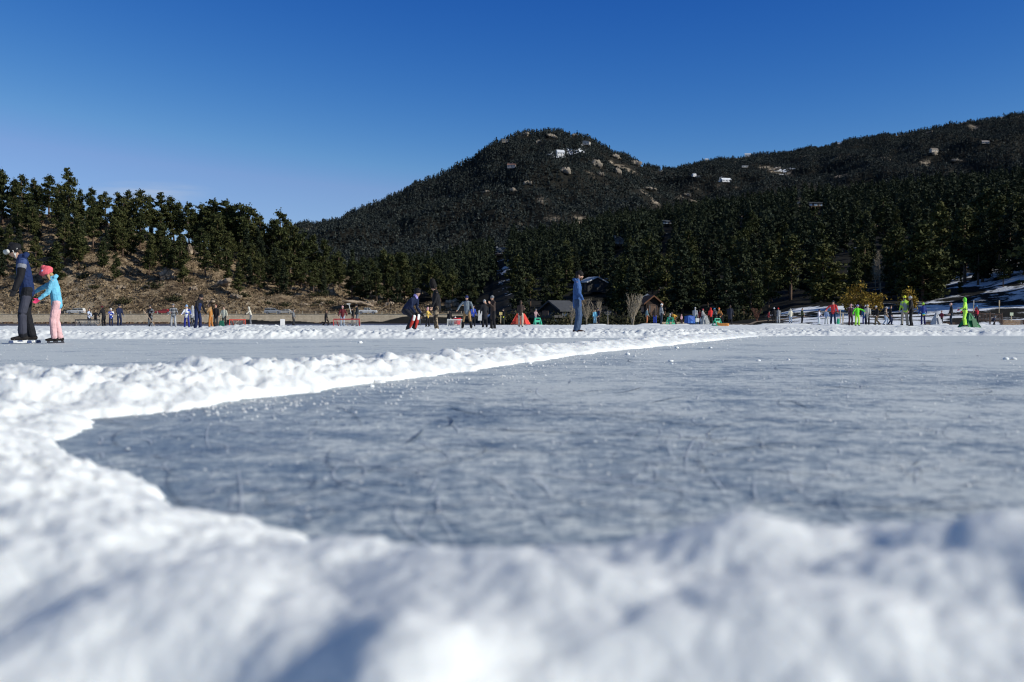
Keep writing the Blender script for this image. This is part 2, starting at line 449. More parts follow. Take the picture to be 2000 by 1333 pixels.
#   arms are (forward, outward, elbow) in degrees: left then right
PPL = [
 dict(x=53,t=480,f=671,H=1.84,d=18.4,face=-62,lean=9,pitch=26,stride=.16,sp=.02,aL=(8,14,14),aR=(-14,20,26),top=((0.013,0.028,0.095),'plain'),bot=((0.012,0.013,0.017),'plain'),hat='helmet',hatc=BLK,goggles=1,strap=1,hood=1,skate='hockey',gl=BLK,bands=1,child=0,
   label='tall skater in navy jacket and black helmet with goggles, ahead of the girl'),
 dict(x=111,t=519,f=671,H=1.42,d=18.6,face=-72,lean=9,pitch=30,stride=.10,sp=.02,aL=(20,12,30),aR=(62,-2,-4),top=((0.17,0.50,0.68),'plain'),bot=((0.74,0.45,0.45),'plain'),hat='helmet',hatc=(0.78,0.14,0.17),hg=.046,strap=1,hood=1,skate='figure',gl=HOT,hair=(0.45,0.30,0.14),child=.45,
   label='girl skater in sky blue jacket, pale pink trousers and pink helmet'),
 dict(x=174,t=603,f=637,H=1.55,face=60,top=((0.45,0.52,0.66),'patch',BLK),bot=((.02,.025,.04),),hat='hair',hatc=BRN,aR=(30,10,30),stick=1,label='hockey player in pale blue and black top beside the black goal'),
 dict(x=187,t=606,f=636,H=1.45,face=190,top=(BLK,),bot=(DKG,),hat='hair',hatc=(.4,.3,.2),aL=(5,35,10),aR=(5,35,10),label='fair haired hockey player in black with arms spread before the black goal'),
 dict(x=203,t=598,f=640,H=1.70,face=-110,lean=14,top=(BLK,),bot=(BLK,),hat='beanie',hatc=MAR,hood=1,aL=(20,10,20),aR=(20,12,20),label='hockey player all in black with a maroon hat, bending beside the black goal'),
 dict(x=217,t=602,f=639,H=1.55,face=20,lean=6,top=(BLU,'patch',WHT),bot=(NAVY,),hat='helmet',hatc=WHT,aL=(35,10,50),aR=(40,0,55),stick=1,sticka=-1,label='hockey player in blue and white jersey and white helmet'),
 dict(x=233,t=595,f=640,H=1.82,face=50,top=(NAVY,),bot=(NAVY,),hat='beanie',hatc=DKG,gl=LGR,aL=(15,8,15),aR=(20,8,25),label='hockey player in plain navy tracksuit right of the blue and white jersey'),
 dict(x=294,t=596,f=640,H=1.75,face=0,top=(BLK,'patch',GRY),bot=(GRY,'patch',BLK),hat='helmet',hatc=DKG,aL=(25,12,45),aR=(30,8,55),stick=1,label='hockey player in black and grey gear with a stick, alone before the red car'),
 dict(x=339,t=596,f=643,H=1.78,face=5,top=(DKG,'hstripe',LGR),bot=(LGR,),hat='beanie',hatc=GRY,aL=(10,22,20),aR=(10,22,20),sp=.06,label='hockey player in dark striped jersey and pale grey trousers standing with feet apart'),
 dict(x=365,t=600,f=646,H=1.55,face=10,lean=6,top=(WHT,'patch',BLU),bot=((.02,.03,.22),),hat='helmet',hatc=(.25,.4,.6),aL=(20,28,30),aR=(20,25,40),sp=.07,child=.4,label='child in white and blue hockey jersey with royal blue trousers'),
 dict(x=376,t=600,f=643,H=1.68,face=175,top=(LGR,),bot=(GRY,'patch',BLK),hat='hood',hatc=LGR,label='person in pale grey hooded top half hidden behind the navy overalls'),
 dict(x=386,t=578,f=648,H=1.80,face=72,lean=12,pitch=22,top=(BLK,),bot=((.012,.022,.075),),bib=(.012,.022,.075),hat='beanie',hatc=BLK,gl=BLK,aL=(14,8,10),aR=(10,10,14),sp=.05,label='person in navy bib overalls, black top and black beanie looking down at the snow'),
 dict(x=412,t=594,f=641,H=1.75,face=-100,lean=8,top=(TAN,),bot=(ORG,),bib=(.42,.19,.05),hat='hair',hatc=BRN,hood=1,aL=(25,12,10),sp=.08,label='person in orange brown overalls next to the navy overalls'),
 dict(x=422,t=595,f=640,H=1.68,face=0,top=(BLK,),bot=(DKG,),hat='hair',hatc=(.25,.05,.03),hood=1,label='red haired person in black jacket behind the orange overalls'),
 dict(x=438,t=599,f=638,H=1.68,face=-10,top=((.52,.52,.42),),bot=(BLK,),hat='hair',hatc=BRN,aL=(8,22,15),aR=(8,20,20),sp=.08,stride=.2,label='person in pale cream jacket and black trousers beside the green bag'),
 dict(x=490,t=599,f=635,H=1.62,face=-70,lean=16,top=(CRM,'patch',(.5,.45,.36)),bot=(GRY,),hat='hood',hatc=CRM,gl=BLK,aL=(35,10,20),aR=(10,30,70),stick=1,label='hockey player in beige hooded jacket leaning on the snow mound with a stick'),
 dict(x=573,t=614,f=636,H=1.65,face=80,top=(GRY,),bot=(DKG,),hat='hood',hatc=GRY,label='small distant person in grey walking alone in front of the stone wall'),
 dict(x=636,t=611,f=637,H=1.62,face=80,lean=6,top=(BLK,),bot=(BLK,),hat='hair',hatc=BRN,stride=.5,label='distant person in black striding right, left of the red goal with the maroon jacket'),
 dict(x=669,t=598,f=640,H=1.72,face=15,top=(MAR,),bot=(LJEAN,),hat='beanie',hatc=PNK,hair=(.25,.15,.08),aL=(8,24,6),aR=(8,20,6),stick=1,label='woman in maroon jacket and pink beanie in front of the red goal'),
 dict(x=689,t=601,f=637,H=1.68,face=-60,top=(BLK,),bot=(BLK,),hat='beanie',hatc=BLK,aR=(40,8,50),label='person all in black behind the grey shorts by the red goal'),
 dict(x=698,t=594,f=638,H=1.86,face=-70,top=((.02,.025,.03),),bot=(GRY,),hat='beanie',hatc=BLK,aL=(10,10,20),label='tall man in black jacket and light grey shorts at the red goal'),
 dict(x=803,t=566,f=650,H=1.60,d=36,face=68,lean=42,crouch=.75,pitch=-8,top=(NAVY,),bot=((.02,.022,.03),),hat='helmet',hatc=BLK,scarf=LAV,skate='hockey',pads=1,gl=BLK,aL=(-4,6,40),aR=(0,8,40),stride=.1,label='skater crouching forward in dark navy coat with red shin pads and a lavender scarf'),
 dict(x=819,t=604,f=637,H=1.6,face=80,top=(DKG,),bot=((.05,.06,.07),),hat='beanie',hatc=BLK,label='person in dark grey half hidden behind the crouching navy skater'),
 dict(x=835,t=600,f=639,H=1.42,face=70,top=((.62,.42,.10),),bot=(BLK,),hat='hood',hatc=PNK,skate='figure',child=.5,aL=(35,8,20),aR=(30,8,20),stride=.2,label='child skater in mustard yellow jacket with a pink hood'),
 dict(x=853,t=550,f=649,H=1.98,d=37,face=-78,lean=4,pitch=14,top=(BLK,),bot=((.10,.075,.05),'camo',(.32,.25,.17)),hat='tall',hatc=(.009,.008,.008),aL=(14,8,10),aR=(0,14,20),sp=.04,belly=1,label='man in black jacket, camouflage trousers and a tall dark fur hat'),
 dict(x=878,t=609,f=640,H=1.5,face=180,top=(BLK,),bot=(LGR,),hat='hair',hatc=BRN,label='person in black top and white trousers left of the red tub'),
 dict(x=912,t=577,f=644,H=1.82,face=-8,top=((.20,.24,.27),),bot=(TAN,),hat='beanie',hatc=(.02,.03,.12),scarf=NAVY,skate='hockey',aL=(10,26,20),aR=(8,44,6),sp=.13,shin=BLK,label='skater in grey jacket and tan trousers with a dark blue beanie, arm stretched out'),
 dict(x=924,t=595,f=639,H=1.40,face=20,top=(BLU,),bot=((.012,.014,.02),),hat='helmet',hatc=BLK,skate='hockey',gl=LGR,child=.5,aL=(20,6,20),aR=(25,5,20),label='boy in royal blue jacket and black helmet beside the grey jacketed skater'),
 dict(x=947,t=585,f=640,H=1.72,face=200,lean=5,top=((.016,.017,.022),),bot=(BLK,),coat=1,hat='beanie',hatc=LGR,hair=LGR,label='person in long black coat with a light grey hat, back to the camera'),
 dict(x=963,t=577,f=645,H=1.78,face=-55,top=(BRN,),bot=(BLK,),coat=1,hat='beanie',hatc=GRY,aL=(32,4,105),aR=(32,4,105),skate='hockey',sp=.08,gl=SK1,label='person in dark brown coat and grey beanie raising both hands to the chest'),
 dict(x=984,t=604,f=635,H=1.72,face=-60,top=(BLK,),bot=((.03,.035,.025),),hat='beanie',hatc=DKG,label='person in black with a yellow glove in front of the red shelter', gl=YEL),
 dict(x=1017,t=587,f=639,H=1.76,face=170,top=(BRN,),bot=((.50,.42,.33),),hat='cap',hatc=BRN,aL=(15,6,90),aR=(15,6,90),label='man in dark brown jacket and khaki trousers in front of the red shelter'),
 dict(x=1046,t=603,f=634,H=1.45,face=30,top=((.42,.28,.28),),bot=((.05,.10,.16),),hat='beanie',hatc=GRY,child=.5,aL=(30,10,30),aR=(30,10,30),label='child in dusty pink jacket leaning on a green skating frame'),
 dict(x=1127,t=529,f=650,H=1.78,d=28.4,face=82,lean=1,pitch=12,top=((.040,.10,.26),),bot=((.045,.08,.15),),hem=-.15,hat='beanie',hatc=(.014,.012,.012),beard=(.10,.05,.03),aL=(-4,6,14),aR=(10,4,22),stride=.04,gl=(.14,.10,.06),hood=1,boot=(.03,.014,.012),label='bearded man in bright blue jacket, blue jeans and black beanie looking right'),
 dict(x=1162,t=617,f=633,H=1.5,face=0,top=(SKY,),bot=((.2,.4,.55),),hat='hair',hatc=BRN,label='small distant child in turquoise by the bare trees'),
 dict(x=1169,t=615,f=633,H=1.65,face=-60,top=(NAVY,),bot=(BLK,),hat='beanie',hatc=NAVY,label='small distant person in navy right beside the turquoise child'),
 dict(x=1263,t=610,f=632,H=1.6,face=100,top=((.2,.3,.33),),bot=((.5,.18,.08),),hat='hair',hatc=BRN,label='distant person in orange trousers below the wooden cabin'),
 dict(x=1279,t=610,f=632,H=1.6,face=180,top=((.05,.035,.03),),bot=(BLU,),hat='hair',hatc=BRN,label='distant person in royal blue trousers below the wooden cabin'),
 dict(x=1291,t=593,f=634,H=1.76,face=100,top=(LGR,'hstripe',(.12,.13,.14)),bot=((.03,.045,.07),),hat='beanie',hatc=WHT,label='person in grey striped puffer jacket and white hat'),
 dict(x=1307,t=615,f=634,H=1.15,face=70,top=((.35,.5,.6),),bot=((.15,.2,.25),),hat='helmet',hatc=WHT,child=.8,lean=14,aL=(40,8,10),aR=(40,8,10),label='small child in pale blue holding a green skating frame'),
 dict(x=1320,t=611,f=634,H=1.30,face=-80,lean=62,crouch=.2,pitch=-20,top=(MUS,),bot=(BRN,),hat='hair',hatc=BRN,aL=(-20,6,10),aR=(-16,8,10),sp=.08,label='adult in mustard jacket bending low over the small child'),
 dict(x=1331,t=619,f=632,H=.95,face=0,top=(PNK,),bot=((.06,.03,.04),),hat='hood',hatc=PNK,child=.9,label='toddler in pink beside the mustard jacket'),
 dict(x=1357,t=600,f=634,H=1.70,face=150,top=(LGR,),bot=((.03,.10,.11),),hat='beanie',hatc=LGR,lean=5,label='person in light grey sweater with a white bag, right of the blue shelter'),
 dict(x=1366,t=605,f=636,H=1.66,face=160,top=(MAR,),bot=(LJEAN,),hat='hair',hatc=BRN,sp=.05,topb=(.24,.04,.06),label='person in maroon sweater and pale jeans left of the grey shelter'),
 dict(x=1372,t=603,f=633,H=1.6,face=60,top=((.5,.48,.44),),bot=(DKG,),hat='beanie',hatc=(.5,.08,.1),aL=(30,5,20),aR=(30,5,20),label='person in a red and white hat leaning over the grey shelter'),
 dict(x=1388,t=601,f=633,H=1.70,face=185,top=(RED,),bot=((.03,.028,.028),),hat='hood',hatc=RED,sp=.07,label='person in hooded bright red jacket and black trousers right of the grey shelter'),
 dict(x=1399,t=602,f=632,H=1.45,face=200,lean=36,top=(DKG,'patch',GRY),bot=(BLK,),hat='beanie',hatc=(.1,.35,.6),label='person bending in grey jacket with a blue hat'),
 dict(x=1409,t=601,f=634,H=1.48,face=-60,lean=34,pitch=-10,top=(ORG,'patch',(.02,.02,.02)),bot=(BLK,),hat='beanie',hatc=(.7,.16,.04),aL=(10,10,10),aR=(6,10,10),sp=.12,topb=(.75,.28,.08),label='person in orange and black jacket and orange hat bending over a green frame'),
 dict(x=1426,t=596,f=635,H=1.8,face=170,top=((.016,.02,.035),),bot=(BLK,),coat=1,hat='cap',hatc=BRN,label='tall person in long dark coat right of the orange sled'),
 dict(x=1500,t=613,f=632,H=1.35,face=60,lean=14,top=((.22,.02,.03),'patch',BLK),bot=(BLK,),hat='helmet',hatc=BLK,label='child in black and dark red left of the white hatted pair'),
 dict(x=1512,t=603,f=632,H=1.68,face=180,top=(BLK,),bot=(BLK,),hat='beanie',hatc=WHT,label='person in black jacket with a big white hat'),
 dict(x=1520,t=604,f=632,H=1.64,face=170,top=(GRY,'hstripe',LGR),bot=(LGR,),hat='beanie',hatc=RED,label='person in grey striped top with a red hat'),
 dict(x=1544,t=607,f=632,H=1.55,face=190,top=((.68,.64,.52),),bot=(LJEAN,),hat='hood',hatc=CRM,aL=(8,20,10),aR=(8,20,10),label='person in short cream jacket and blue jeans alone in front of the snow slope'),
 dict(x=1566,t=607,f=632,H=1.6,face=100,top=(OLV,),bot=(BLK,),hat='hair',hatc=BRN,aL=(20,10,70),label='person in olive green jacket in front of the snow slope'),
 dict(x=1599,t=604,f=635,H=1.50,face=60,top=((.60,.58,.66),),bot=((.55,.62,.66),),hat='beanie',hatc=NAVY,child=.3,aL=(30,8,20),label='child in white jacket and navy hat left of the pale blue child'),
 dict(x=1614,t=604,f=634,H=1.48,face=-20,top=((.30,.38,.55),),bot=((.62,.62,.55),),hat='beanie',hatc=(.3,.36,.55),child=.3,sp=.06,label='child in pale blue top and cream trousers beside the red jacket'),
 dict(x=1627,t=587,f=634,H=1.78,face=-20,top=((.68,.06,.06),),bot=((.015,.03,.07),),hat='beanie',hatc=DKG,scarf=(.5,.4,.3),aL=(6,20,8),aR=(18,48,8),sp=.05,label='adult in coral red jacket and dark jeans reaching out to the pale blue child'),
 dict(x=1661,t=594,f=636,H=1.70,face=10,top=((.05,.02,.035),'patch',BLK),bot=((.05,.02,.03),),hat='beanie',hatc=PNK,scarf=PNK,label='person in dark plum coat with a pink hat and scarf'),
 dict(x=1674,t=595,f=637,H=1.66,face=5,top=((.14,.75,.03),),bot=(NEON,),hat='beanie',hatc=LAV,aL=(10,72,20),aR=(8,34,10),sp=.03,label='person in bright green ski suit with a lilac hat, one arm raised sideways'),
 dict(x=1694,t=595,f=635,H=1.70,face=-15,top=((.52,.50,.43),),bot=(BLK,),coat=1,hat='beanie',hatc=(.62,.58,.52),label='person in pale cream parka and cream bobble hat',pom=1),
 dict(x=1688,t=601,f=634,H=1.6,face=170,top=((.03,.10,.22),),bot=((.02,.03,.2),),hat='beanie',hatc=NAVY,label='person in dark blue partly behind the cream parka'),
 dict(x=1714,t=597,f=635,H=1.62,face=-80,lean=12,stride=.55,top=(BLK,),bot=((.10,.08,.05),),hat='beanie',hatc=LGR,label='skater in black jacket and pale hat pushing off with one leg back'),
 dict(x=1729,t=599,f=635,H=1.66,face=60,top=((.30,.22,.16),'patch',(.03,.03,.03)),bot=(LJEAN,),hat='beanie',hatc=LGR,lean=5,stride=.3,label='person in patterned brown top and light jeans'),
 dict(x=1738,t=597,f=635,H=1.70,face=80,top=(BLK,),bot=(NAVY,),hat='hair',hatc=(.02,.015,.012),stride=.3,label='dark haired person in black behind the light jeans'),
 dict(x=1767,t=577,f=636,H=1.80,face=185,top=((.30,.50,.05),'patch',(.18,.22,.22)),bot=(KHA,),hat='beanie',hatc=YEL,sp=.05,topb=(.36,.6,.05),label='adult in lime green and grey vest, yellow hat and khaki trousers'),
 dict(x=1780,t=578,f=637,H=1.80,face=-110,lean=4,top=((.02,.02,.022),),bot=(BLK,),hat='beanie',hatc=LGR,label='adult in black jacket and trousers with a grey hat beside the lime vest'),
 dict(x=1803,t=591,f=635,H=1.42,face=180,top=(NAVY,'rainbow'),bot=((.012,.015,.09),),hat='beanie',hatc=LIM,child=.4,pom=1,aL=(8,20,10),aR=(8,20,10),label='child in rainbow striped jacket, navy trousers and lime hat'),
 dict(x=1839,t=607,f=632,H=1.25,face=-30,top=((.14,.02,.035),),bot=(BLK,),hat='beanie',hatc=(.35,.2,.12),child=.6,label='small child in maroon beside the grey triangular shelter'),
 dict(x=1858,t=592,f=635,H=1.74,face=-100,top=((.02,.02,.025),),bot=((.02,.03,.05),),hat='beanie',hatc=(.68,.42,.36),label='person in black jacket and dark jeans with a peach coloured hat'),
 dict(x=1885,t=581,f=639,H=1.74,face=-120,top=(NEON,),bot=(NEON,),hat='hood',hatc=(.22,.85,.08),skate='hockey',gl=HOT,aL=(14,10,50),aR=(8,12,30),belt=1,label='person in neon yellow green hooded ski suit in front of the green shelter'),
 dict(x=1908,t=596,f=632,H=1.5,face=200,top=(BLK,'patch',(.4,.02,.04)),bot=(BLK,),hat='beanie',hatc=(.08,.32,.6),label='child in black and red with a bright blue hat by the wooden fence'),
 dict(x=1941,t=619,f=635,H=.95,face=40,lean=40,crouch=1.0,top=(NAVY,),bot=(BLK,),hat='beanie',hatc=(.2,.25,.3),child=.3,label='person in navy sitting low on the snow near the sign post'),
]
for p in PPL:
    p['d'] = p.get('d') or F*p['H']/(p['f']-p['t'])
    p['d'] = min(p['d'], 104.0)
    p['X'] = PX(p['x'], p['d'])
    p['z'] = float(np.clip(CAM_H-(p['f']-YH)*p['d']/F, 0.0, 0.34))
PADS = [(p['X'], p['d'], p['z']) for p in PPL if p['d'] > 21]

# ------------------------------------------------------------------ lake ice
ICE_NEAR = 108.0
def sheet(name, X0, X1, Y0, Y1, z, m, kind='structure'):
    me = mesh_np(name, [(X0,Y0,z),(X1,Y0,z),(X1,Y1,z),(X0,Y1,z)], np.array([[0,1,2,3]]))
    return tag(obj(name, me, m), kind=kind)
ground_m = simple('frozen_shore_ground', (0.10, 0.075, 0.05), 0.95, 0.4, 0.2, 0.4, 0.2)
g = sheet('ground', -6000, 6000, -400, 9000, -0.6, ground_m)
sheet('lake_ice', -330, 330, -60, 300, 0.0, M_ICE)

# ------------------------------------------------------------------ snow banks ploughed off the rink
BANK_A = [(-4.6,3.9,.95,.07),(-3.2,4.3,1.0,.095),(-2.3,4.75,.85,.15),(-1.82,5.6,.62,.155),(-1.0,7.7,.50,.115),(0.5,12.6,.46,.098),(3.15,19.6,.50,.11),(5.3,25.6,.62,.09),(7.2,31,1.1,.05)]
BANK_B = [(-4.6,3.8,.9,.09),(-3.0,3.2,.95,.115),(-2.0,2.68,.72,.14),(-1.45,2.1,.60,.135),(-.98,1.55,.52,.125),(-.45,1.16,.46,.125),(.15,1.0,.42,.150),(.4,1.0,.44,.176),(.75,0.98,.46,.212),(1.5,1.0,.55,.245),(2.6,1.1,.6,.22),(4,1.2,.7,.18)]
BANK_D = [(-5.5,3.75,.9,.09),(-3.2,3.7,.85,.10),(-2.25,3.52,.70,.115)]
BANK_C = [(-4.5,2.6,1.6,.10),(-2.6,1.4,1.2,.11),(-1.2,.55,.8,.11),(0,.25,.62,.09),(1.5,.35,.62,.11),(3,.5,.7,.11)]
def bank_profile(x, y, line, jit):
    best = np.zeros_like(x)
    for (x0,y0,w0,h0),(x1,y1,w1,h1) in zip(line[:-1], line[1:]):
        dx, dy = x1-x0, y1-y0
        t = np.clip(((x-x0)*dx+(y-y0)*dy)/(dx*dx+dy*dy), 0, 1)
        d = np.hypot(x-(x0+t*dx), y-(y0+t*dy)) + jit
        q = np.clip(1-(d/(w0+(w1-w0)*t))**2, -0.6, 1)
        v = np.where(q > 0, q**0.75, q*0.3)*(h0+(h1-h0)*t)
        best = np.maximum(best, v) if line is not None else v
        neg = np.minimum(0, v)
    return best
def near_bank(x, y):
    jit = 0.10*perlin(x*1.7, y*1.7, 5) + 0.07*perlin(x*5, y*5, 6) + 0.035*perlin(x*14, y*14, 8)
    a = bank_profile(x, y, BANK_A, jit*0.75)
    b = bank_profile(x, y, BANK_B, jit*0.42)
    c = bank_profile(x, y, BANK_C, jit)
    def smax(p, q, k=0.05):
        t = np.clip(0.5+0.5*(p-q)/k, 0, 1); return q+(p-q)*t+k*t*(1-t)*sstep(.004, .03, np.maximum(p, q))
    base = np.maximum(smax(smax(a, b), bank_profile(x, y, BANK_D, jit*0.6), .06), c)
    # lumps: ploughed slabs and balls of snow
    l1 = billow(x*2.6, y*2.6, 2, 21)-0.33
    l2 = billow(x*9, y*9, 2, 22)-0.33
    l3 = billow(x*21, y*21, 2, 23)-0.33
    l5 = perlin(x*5.2, y*5.2, 27)
    l4 = fbm(x*55, y*55, 2, 24)
    k = np.clip(base/0.10, 0, 1)
    near = np.exp(-((y-0.8)/1.0)**2)
    h = base*(1+(0.45-.33*near)*l1) + k*((0.020-.012*near)*l1 + 0.012*near*l5 + (0.028-.021*near)*l2 + (0.018-.016*near)*l3 + 0.0022*(1-.8*near)*l4)
    # a dip and the block that shades it, bottom left of the picture
    h -= 0.070*np.exp(-(((x+0.31)/0.14)**2 + ((y-0.76)/0.09)**2))
    h += 0.045*np.exp(-(((x+0.09)/0.085)**2 + ((y-0.79)/0.10)**2))
    h -= 0.04*np.exp(-(((x+0.56)/0.08)**2 + ((y-1.05)/0.10)**2))
    return np.where(base > 0.004, np.maximum(h, 0.004*(base > 0.012)), -0.03)
def polar_grid(d0, d1, nr, a0, a1, nc):
    d = np.exp(np.linspace(math.log(d0), math.log(d1), nr)); a = np.radians(np.linspace(a0, a1, nc))
    A, D = np.meshgrid(a, d)
    return D*np.tan(np.clip(A, R(-75), R(75))), D
def grid_faces(nr, nc, keep=None):
    i = np.arange(nr*nc).reshape(nr, nc)
    f = np.stack([i[:-1,:-1], i[:-1,1:], i[1:,1:], i[1:,:-1]], -1).reshape(-1, 4)
    if keep is not None:
        k = keep.reshape(-1); f = f[k[f].any(1)]
    return f
def compact(V, f):
    u, inv = np.unique(f.ravel(), return_inverse=True)
    return V[u], inv.reshape(f.shape)
def terrain(name, X, Y, Z, m, keep=None, attr=None):
    nr, nc = X.shape
    f = grid_faces(nr, nc, keep)
    V = np.stack([X.ravel(), Y.ravel(), Z.ravel()], -1)
    A = None
    u = np.unique(f.ravel())
    if attr is not None: A = attr.ravel()[u]
    V, f = compact(V, f)
    me = mesh_np(name, V, f, True)
    if A is not None:
        at = me.attributes.new('snow', 'FLOAT', 'POINT'); at.data.foreach_set('value', A.astype(np.float32))
    return tag(obj(name, me, m), kind='structure')
X, Y = polar_grid(0.30, 34, 900, -58, 58, 950)
Z = near_bank(X, Y)
terrain('snow_bank', X, Y, Z, M_SNOW, Z > -0.02)

# ------------------------------------------------------------------ trampled snow further out
EDGE = [(-30,23),(-14,22.6),(-6,23.2),(0,24.2),(4,25.2),(7,27.6),(12,28.6),(20,29),(40,30)]
FAR_LIM = [(-400,86),(560,88),(680,98),(850,106),(1000,116),(2400,118)]
def far_snow(x, y):
    e = np.interp(x, [t[0] for t in EDGE], [t[1] for t in EDGE]) + 0.35*perlin(x*0.5, y*0.1, 40) + 0.15*perlin(x*2, y*2, 41)
    s = y - e
    rise = sstep(0.0, 1.0, s)
    ridge = np.exp(-((s-1.2)/1.3)**2)
    wob = fbm(x*0.35, y*0.22, 2, 42)
    h = 0.035 + ridge*(0.085+0.05*wob) + 0.05*np.clip(fbm(x*0.12, y*0.09, 2, 43)+0.15, 0, 1)
    h += 0.09*np.exp(-((y-(34+1.5*np.sin(x*0.25)))/1.0)**2)*sstep(-0.3, 0.3, fbm(x*0.08, y*0.02, 2, 47)+0.1)
    h += 0.20*np.exp(-(((x+11.2)/2.6)**2+((y-43)/2.0)**2))            # ploughed mound, left
    h += 0.12*np.exp(-(((x-13.9)/0.42)**2+((y-43)/0.5)**2))           # snow block, right
    h += 0.10*np.exp(-(((x-11.5)/2.5)**2+((y-41)/1.2)**2))
    # skated strips left bare between the ridges
    h -= 0.16*np.exp(-((y-47-0.8*np.sin(x*.2))/1.6)**2)*sstep(0.0, 0.25, fbm(x*0.05, y*0.02+3, 2, 48)+0.12)
    h -= 0.2*np.exp(-(((x-10)/2.6)**2+((y-46)/3)**2))
    rough = 0.075*(billow(x*1.9, y*1.5, 2, 44)-0.3) + 0.095*(billow(x*4.6, y*3.4, 2, 45)-0.3) + 0.035*perlin(x*11, y*9, 46)
    h = h + rough*np.clip(0.45+2.2*h, 0.3, 1.15)
    W = np.zeros_like(x); ZS = np.zeros_like(x)
    for px_, py_, pz_ in PADS:
        wgt = np.exp(-((x-px_)**2+(y-py_)**2)/(0.55**2 if py_ < 60 else 0.8**2))
        W += wgt; ZS += wgt*(pz_-0.01)
    k = np.clip(W*1.3, 0, 1)
    h = h*(1-k) + k*ZS/np.maximum(W, 1e-6)
    lim = np.interp(1000+x/y*F, [t[0] for t in FAR_LIM], [t[1] for t in FAR_LIM]) + 2.5*perlin(x*.12, y*0+.5, 49)
    rise = rise*(1-sstep(-2.0, 0.0, y-lim))
    return rise*h - (1-rise)*0.03
X, Y = polar_grid(21.5, 118, 620, -42, 42, 1150)
Z = far_snow(X, Y)
terrain('snow_field', X, Y, Z, M_SNOWF, Z > -0.02)
sheet('lake_water', -210, 6, 84, 269.2, 0.006, simple('thin_wet_ice', (0.11, 0.075, 0.05), 0.28, 0.5, 0.35, 0.05, 0.02, spec=0.5))

# loose lumps of snow lying on the ice: bigger ones each a thing, crumbs as one scatter
def lump_mesh(seed, sub=2):
    import bmesh
    bm = bmesh.new(); bmesh.ops.create_icosphere(bm, subdivisions=sub, radius=1)
    co = np.array([v.co for v in bm.verts])
    n = 0.25*perlin(co[:,0]*1.6+seed, co[:,1]*1.6+co[:,2]*1.3, seed) + 0.15*perlin(co[:,0]*3.5+co[:,2], co[:,1]*3.5+co[:,2]*3, seed+1)
    for v, k in zip(bm.verts, n):
        v.co *= 1+k; v.co.z = max(v.co.z*0.75, -0.3)
    me = bpy.data.meshes.new('snow_lump'); bm.to_mesh(me); bm.free()
    for p in me.polygons: p.use_smooth = True
    return me
lumps = [lump_mesh(i) for i in range(4)]
LUMPS = [(438,768,.050),(452,765,.03),(640,752,.028),(660,757,.026),(725,757,.026),(866,728,.040),(1034,712,.030),(1226,694,.05),(1240,697,.026),(1310,707,.035),(1312,712,.02),(915,742,.018),(1060,716,.018),(1388,681,.04),(1322,681,.045),(703,671,.07),(845,664,.06),(1540,704,.03),(1482,706,.03),(1965,703,.04),(1980,703,.04)]
for i, (px, py, r) in enumerate(LUMPS):
    d = CAM_H*F/(py-YH)
    o = obj('snow_lump', lumps[i % 4], M_SNOW)
    r *= .75; o.location = (PX(px, d), d, r*0.22); o.scale = (r, r*random.uniform(.8, 1.1), r*random.uniform(.75, 1)); o.rotation_euler.z = random.random()*6
    tag(o, 'small white lump of snow lying loose on the ice', 'snow lump', 'loose snow lumps on the ice')
V = []; Fc = []
tet = np.array([(1,0,-.3),(-.5,.87,-.3),(-.5,-.87,-.3),(0,0,.8)]); tf = np.array([(0,1,3),(1,2,3),(2,0,3)])
cnt = 0
def crumb(x, y, r):
    global cnt
    a = random.random()*6.3; c, s_ = math.cos(a), math.sin(a)
    q = tet*r*np.array([random.uniform(.7,1.3), random.uniform(.7,1.3), random.uniform(.6,1)])
    V.append(np.stack([x+q[:,0]*c-q[:,1]*s_, y+q[:,0]*s_+q[:,1]*c, q[:,2]+r*.3], -1)); Fc.append(tf+cnt*4); cnt += 1
for _ in range(1100):
    t = random.random()**1.5*7; i = min(int(t), 6); u = t-i
    a, b = BANK_A[i+1], BANK_A[min(i+2, 8)]
    x0, y0 = a[0]+(b[0]-a[0])*u, a[1]+(b[1]-a[1])*u
    dx, dy = b[0]-a[0], b[1]-a[1]; L = math.hypot(dx, dy) or 1
    off = 0.62+abs(random.gauss(0, .35))
    crumb(x0+dy/L*off+random.gauss(0,.1), y0-dx/L*off+random.gauss(0,.1), random.uniform(.003,.010)*(1+.04*y0))
for _ in range(2600):
    d = random.uniform(2.0, 24); x = random.uniform(-.55, .55)*d
    crumb(x, d, random.uniform(.002,.006)*(1+.08*d))
tag(obj('snow_crumbs', mesh_np('snow_crumbs', np.concatenate(V), np.concatenate(Fc)), M_SNOW), 'fine snow crumbs scattered over the ice by the bank', 'snow', kind='stuff')

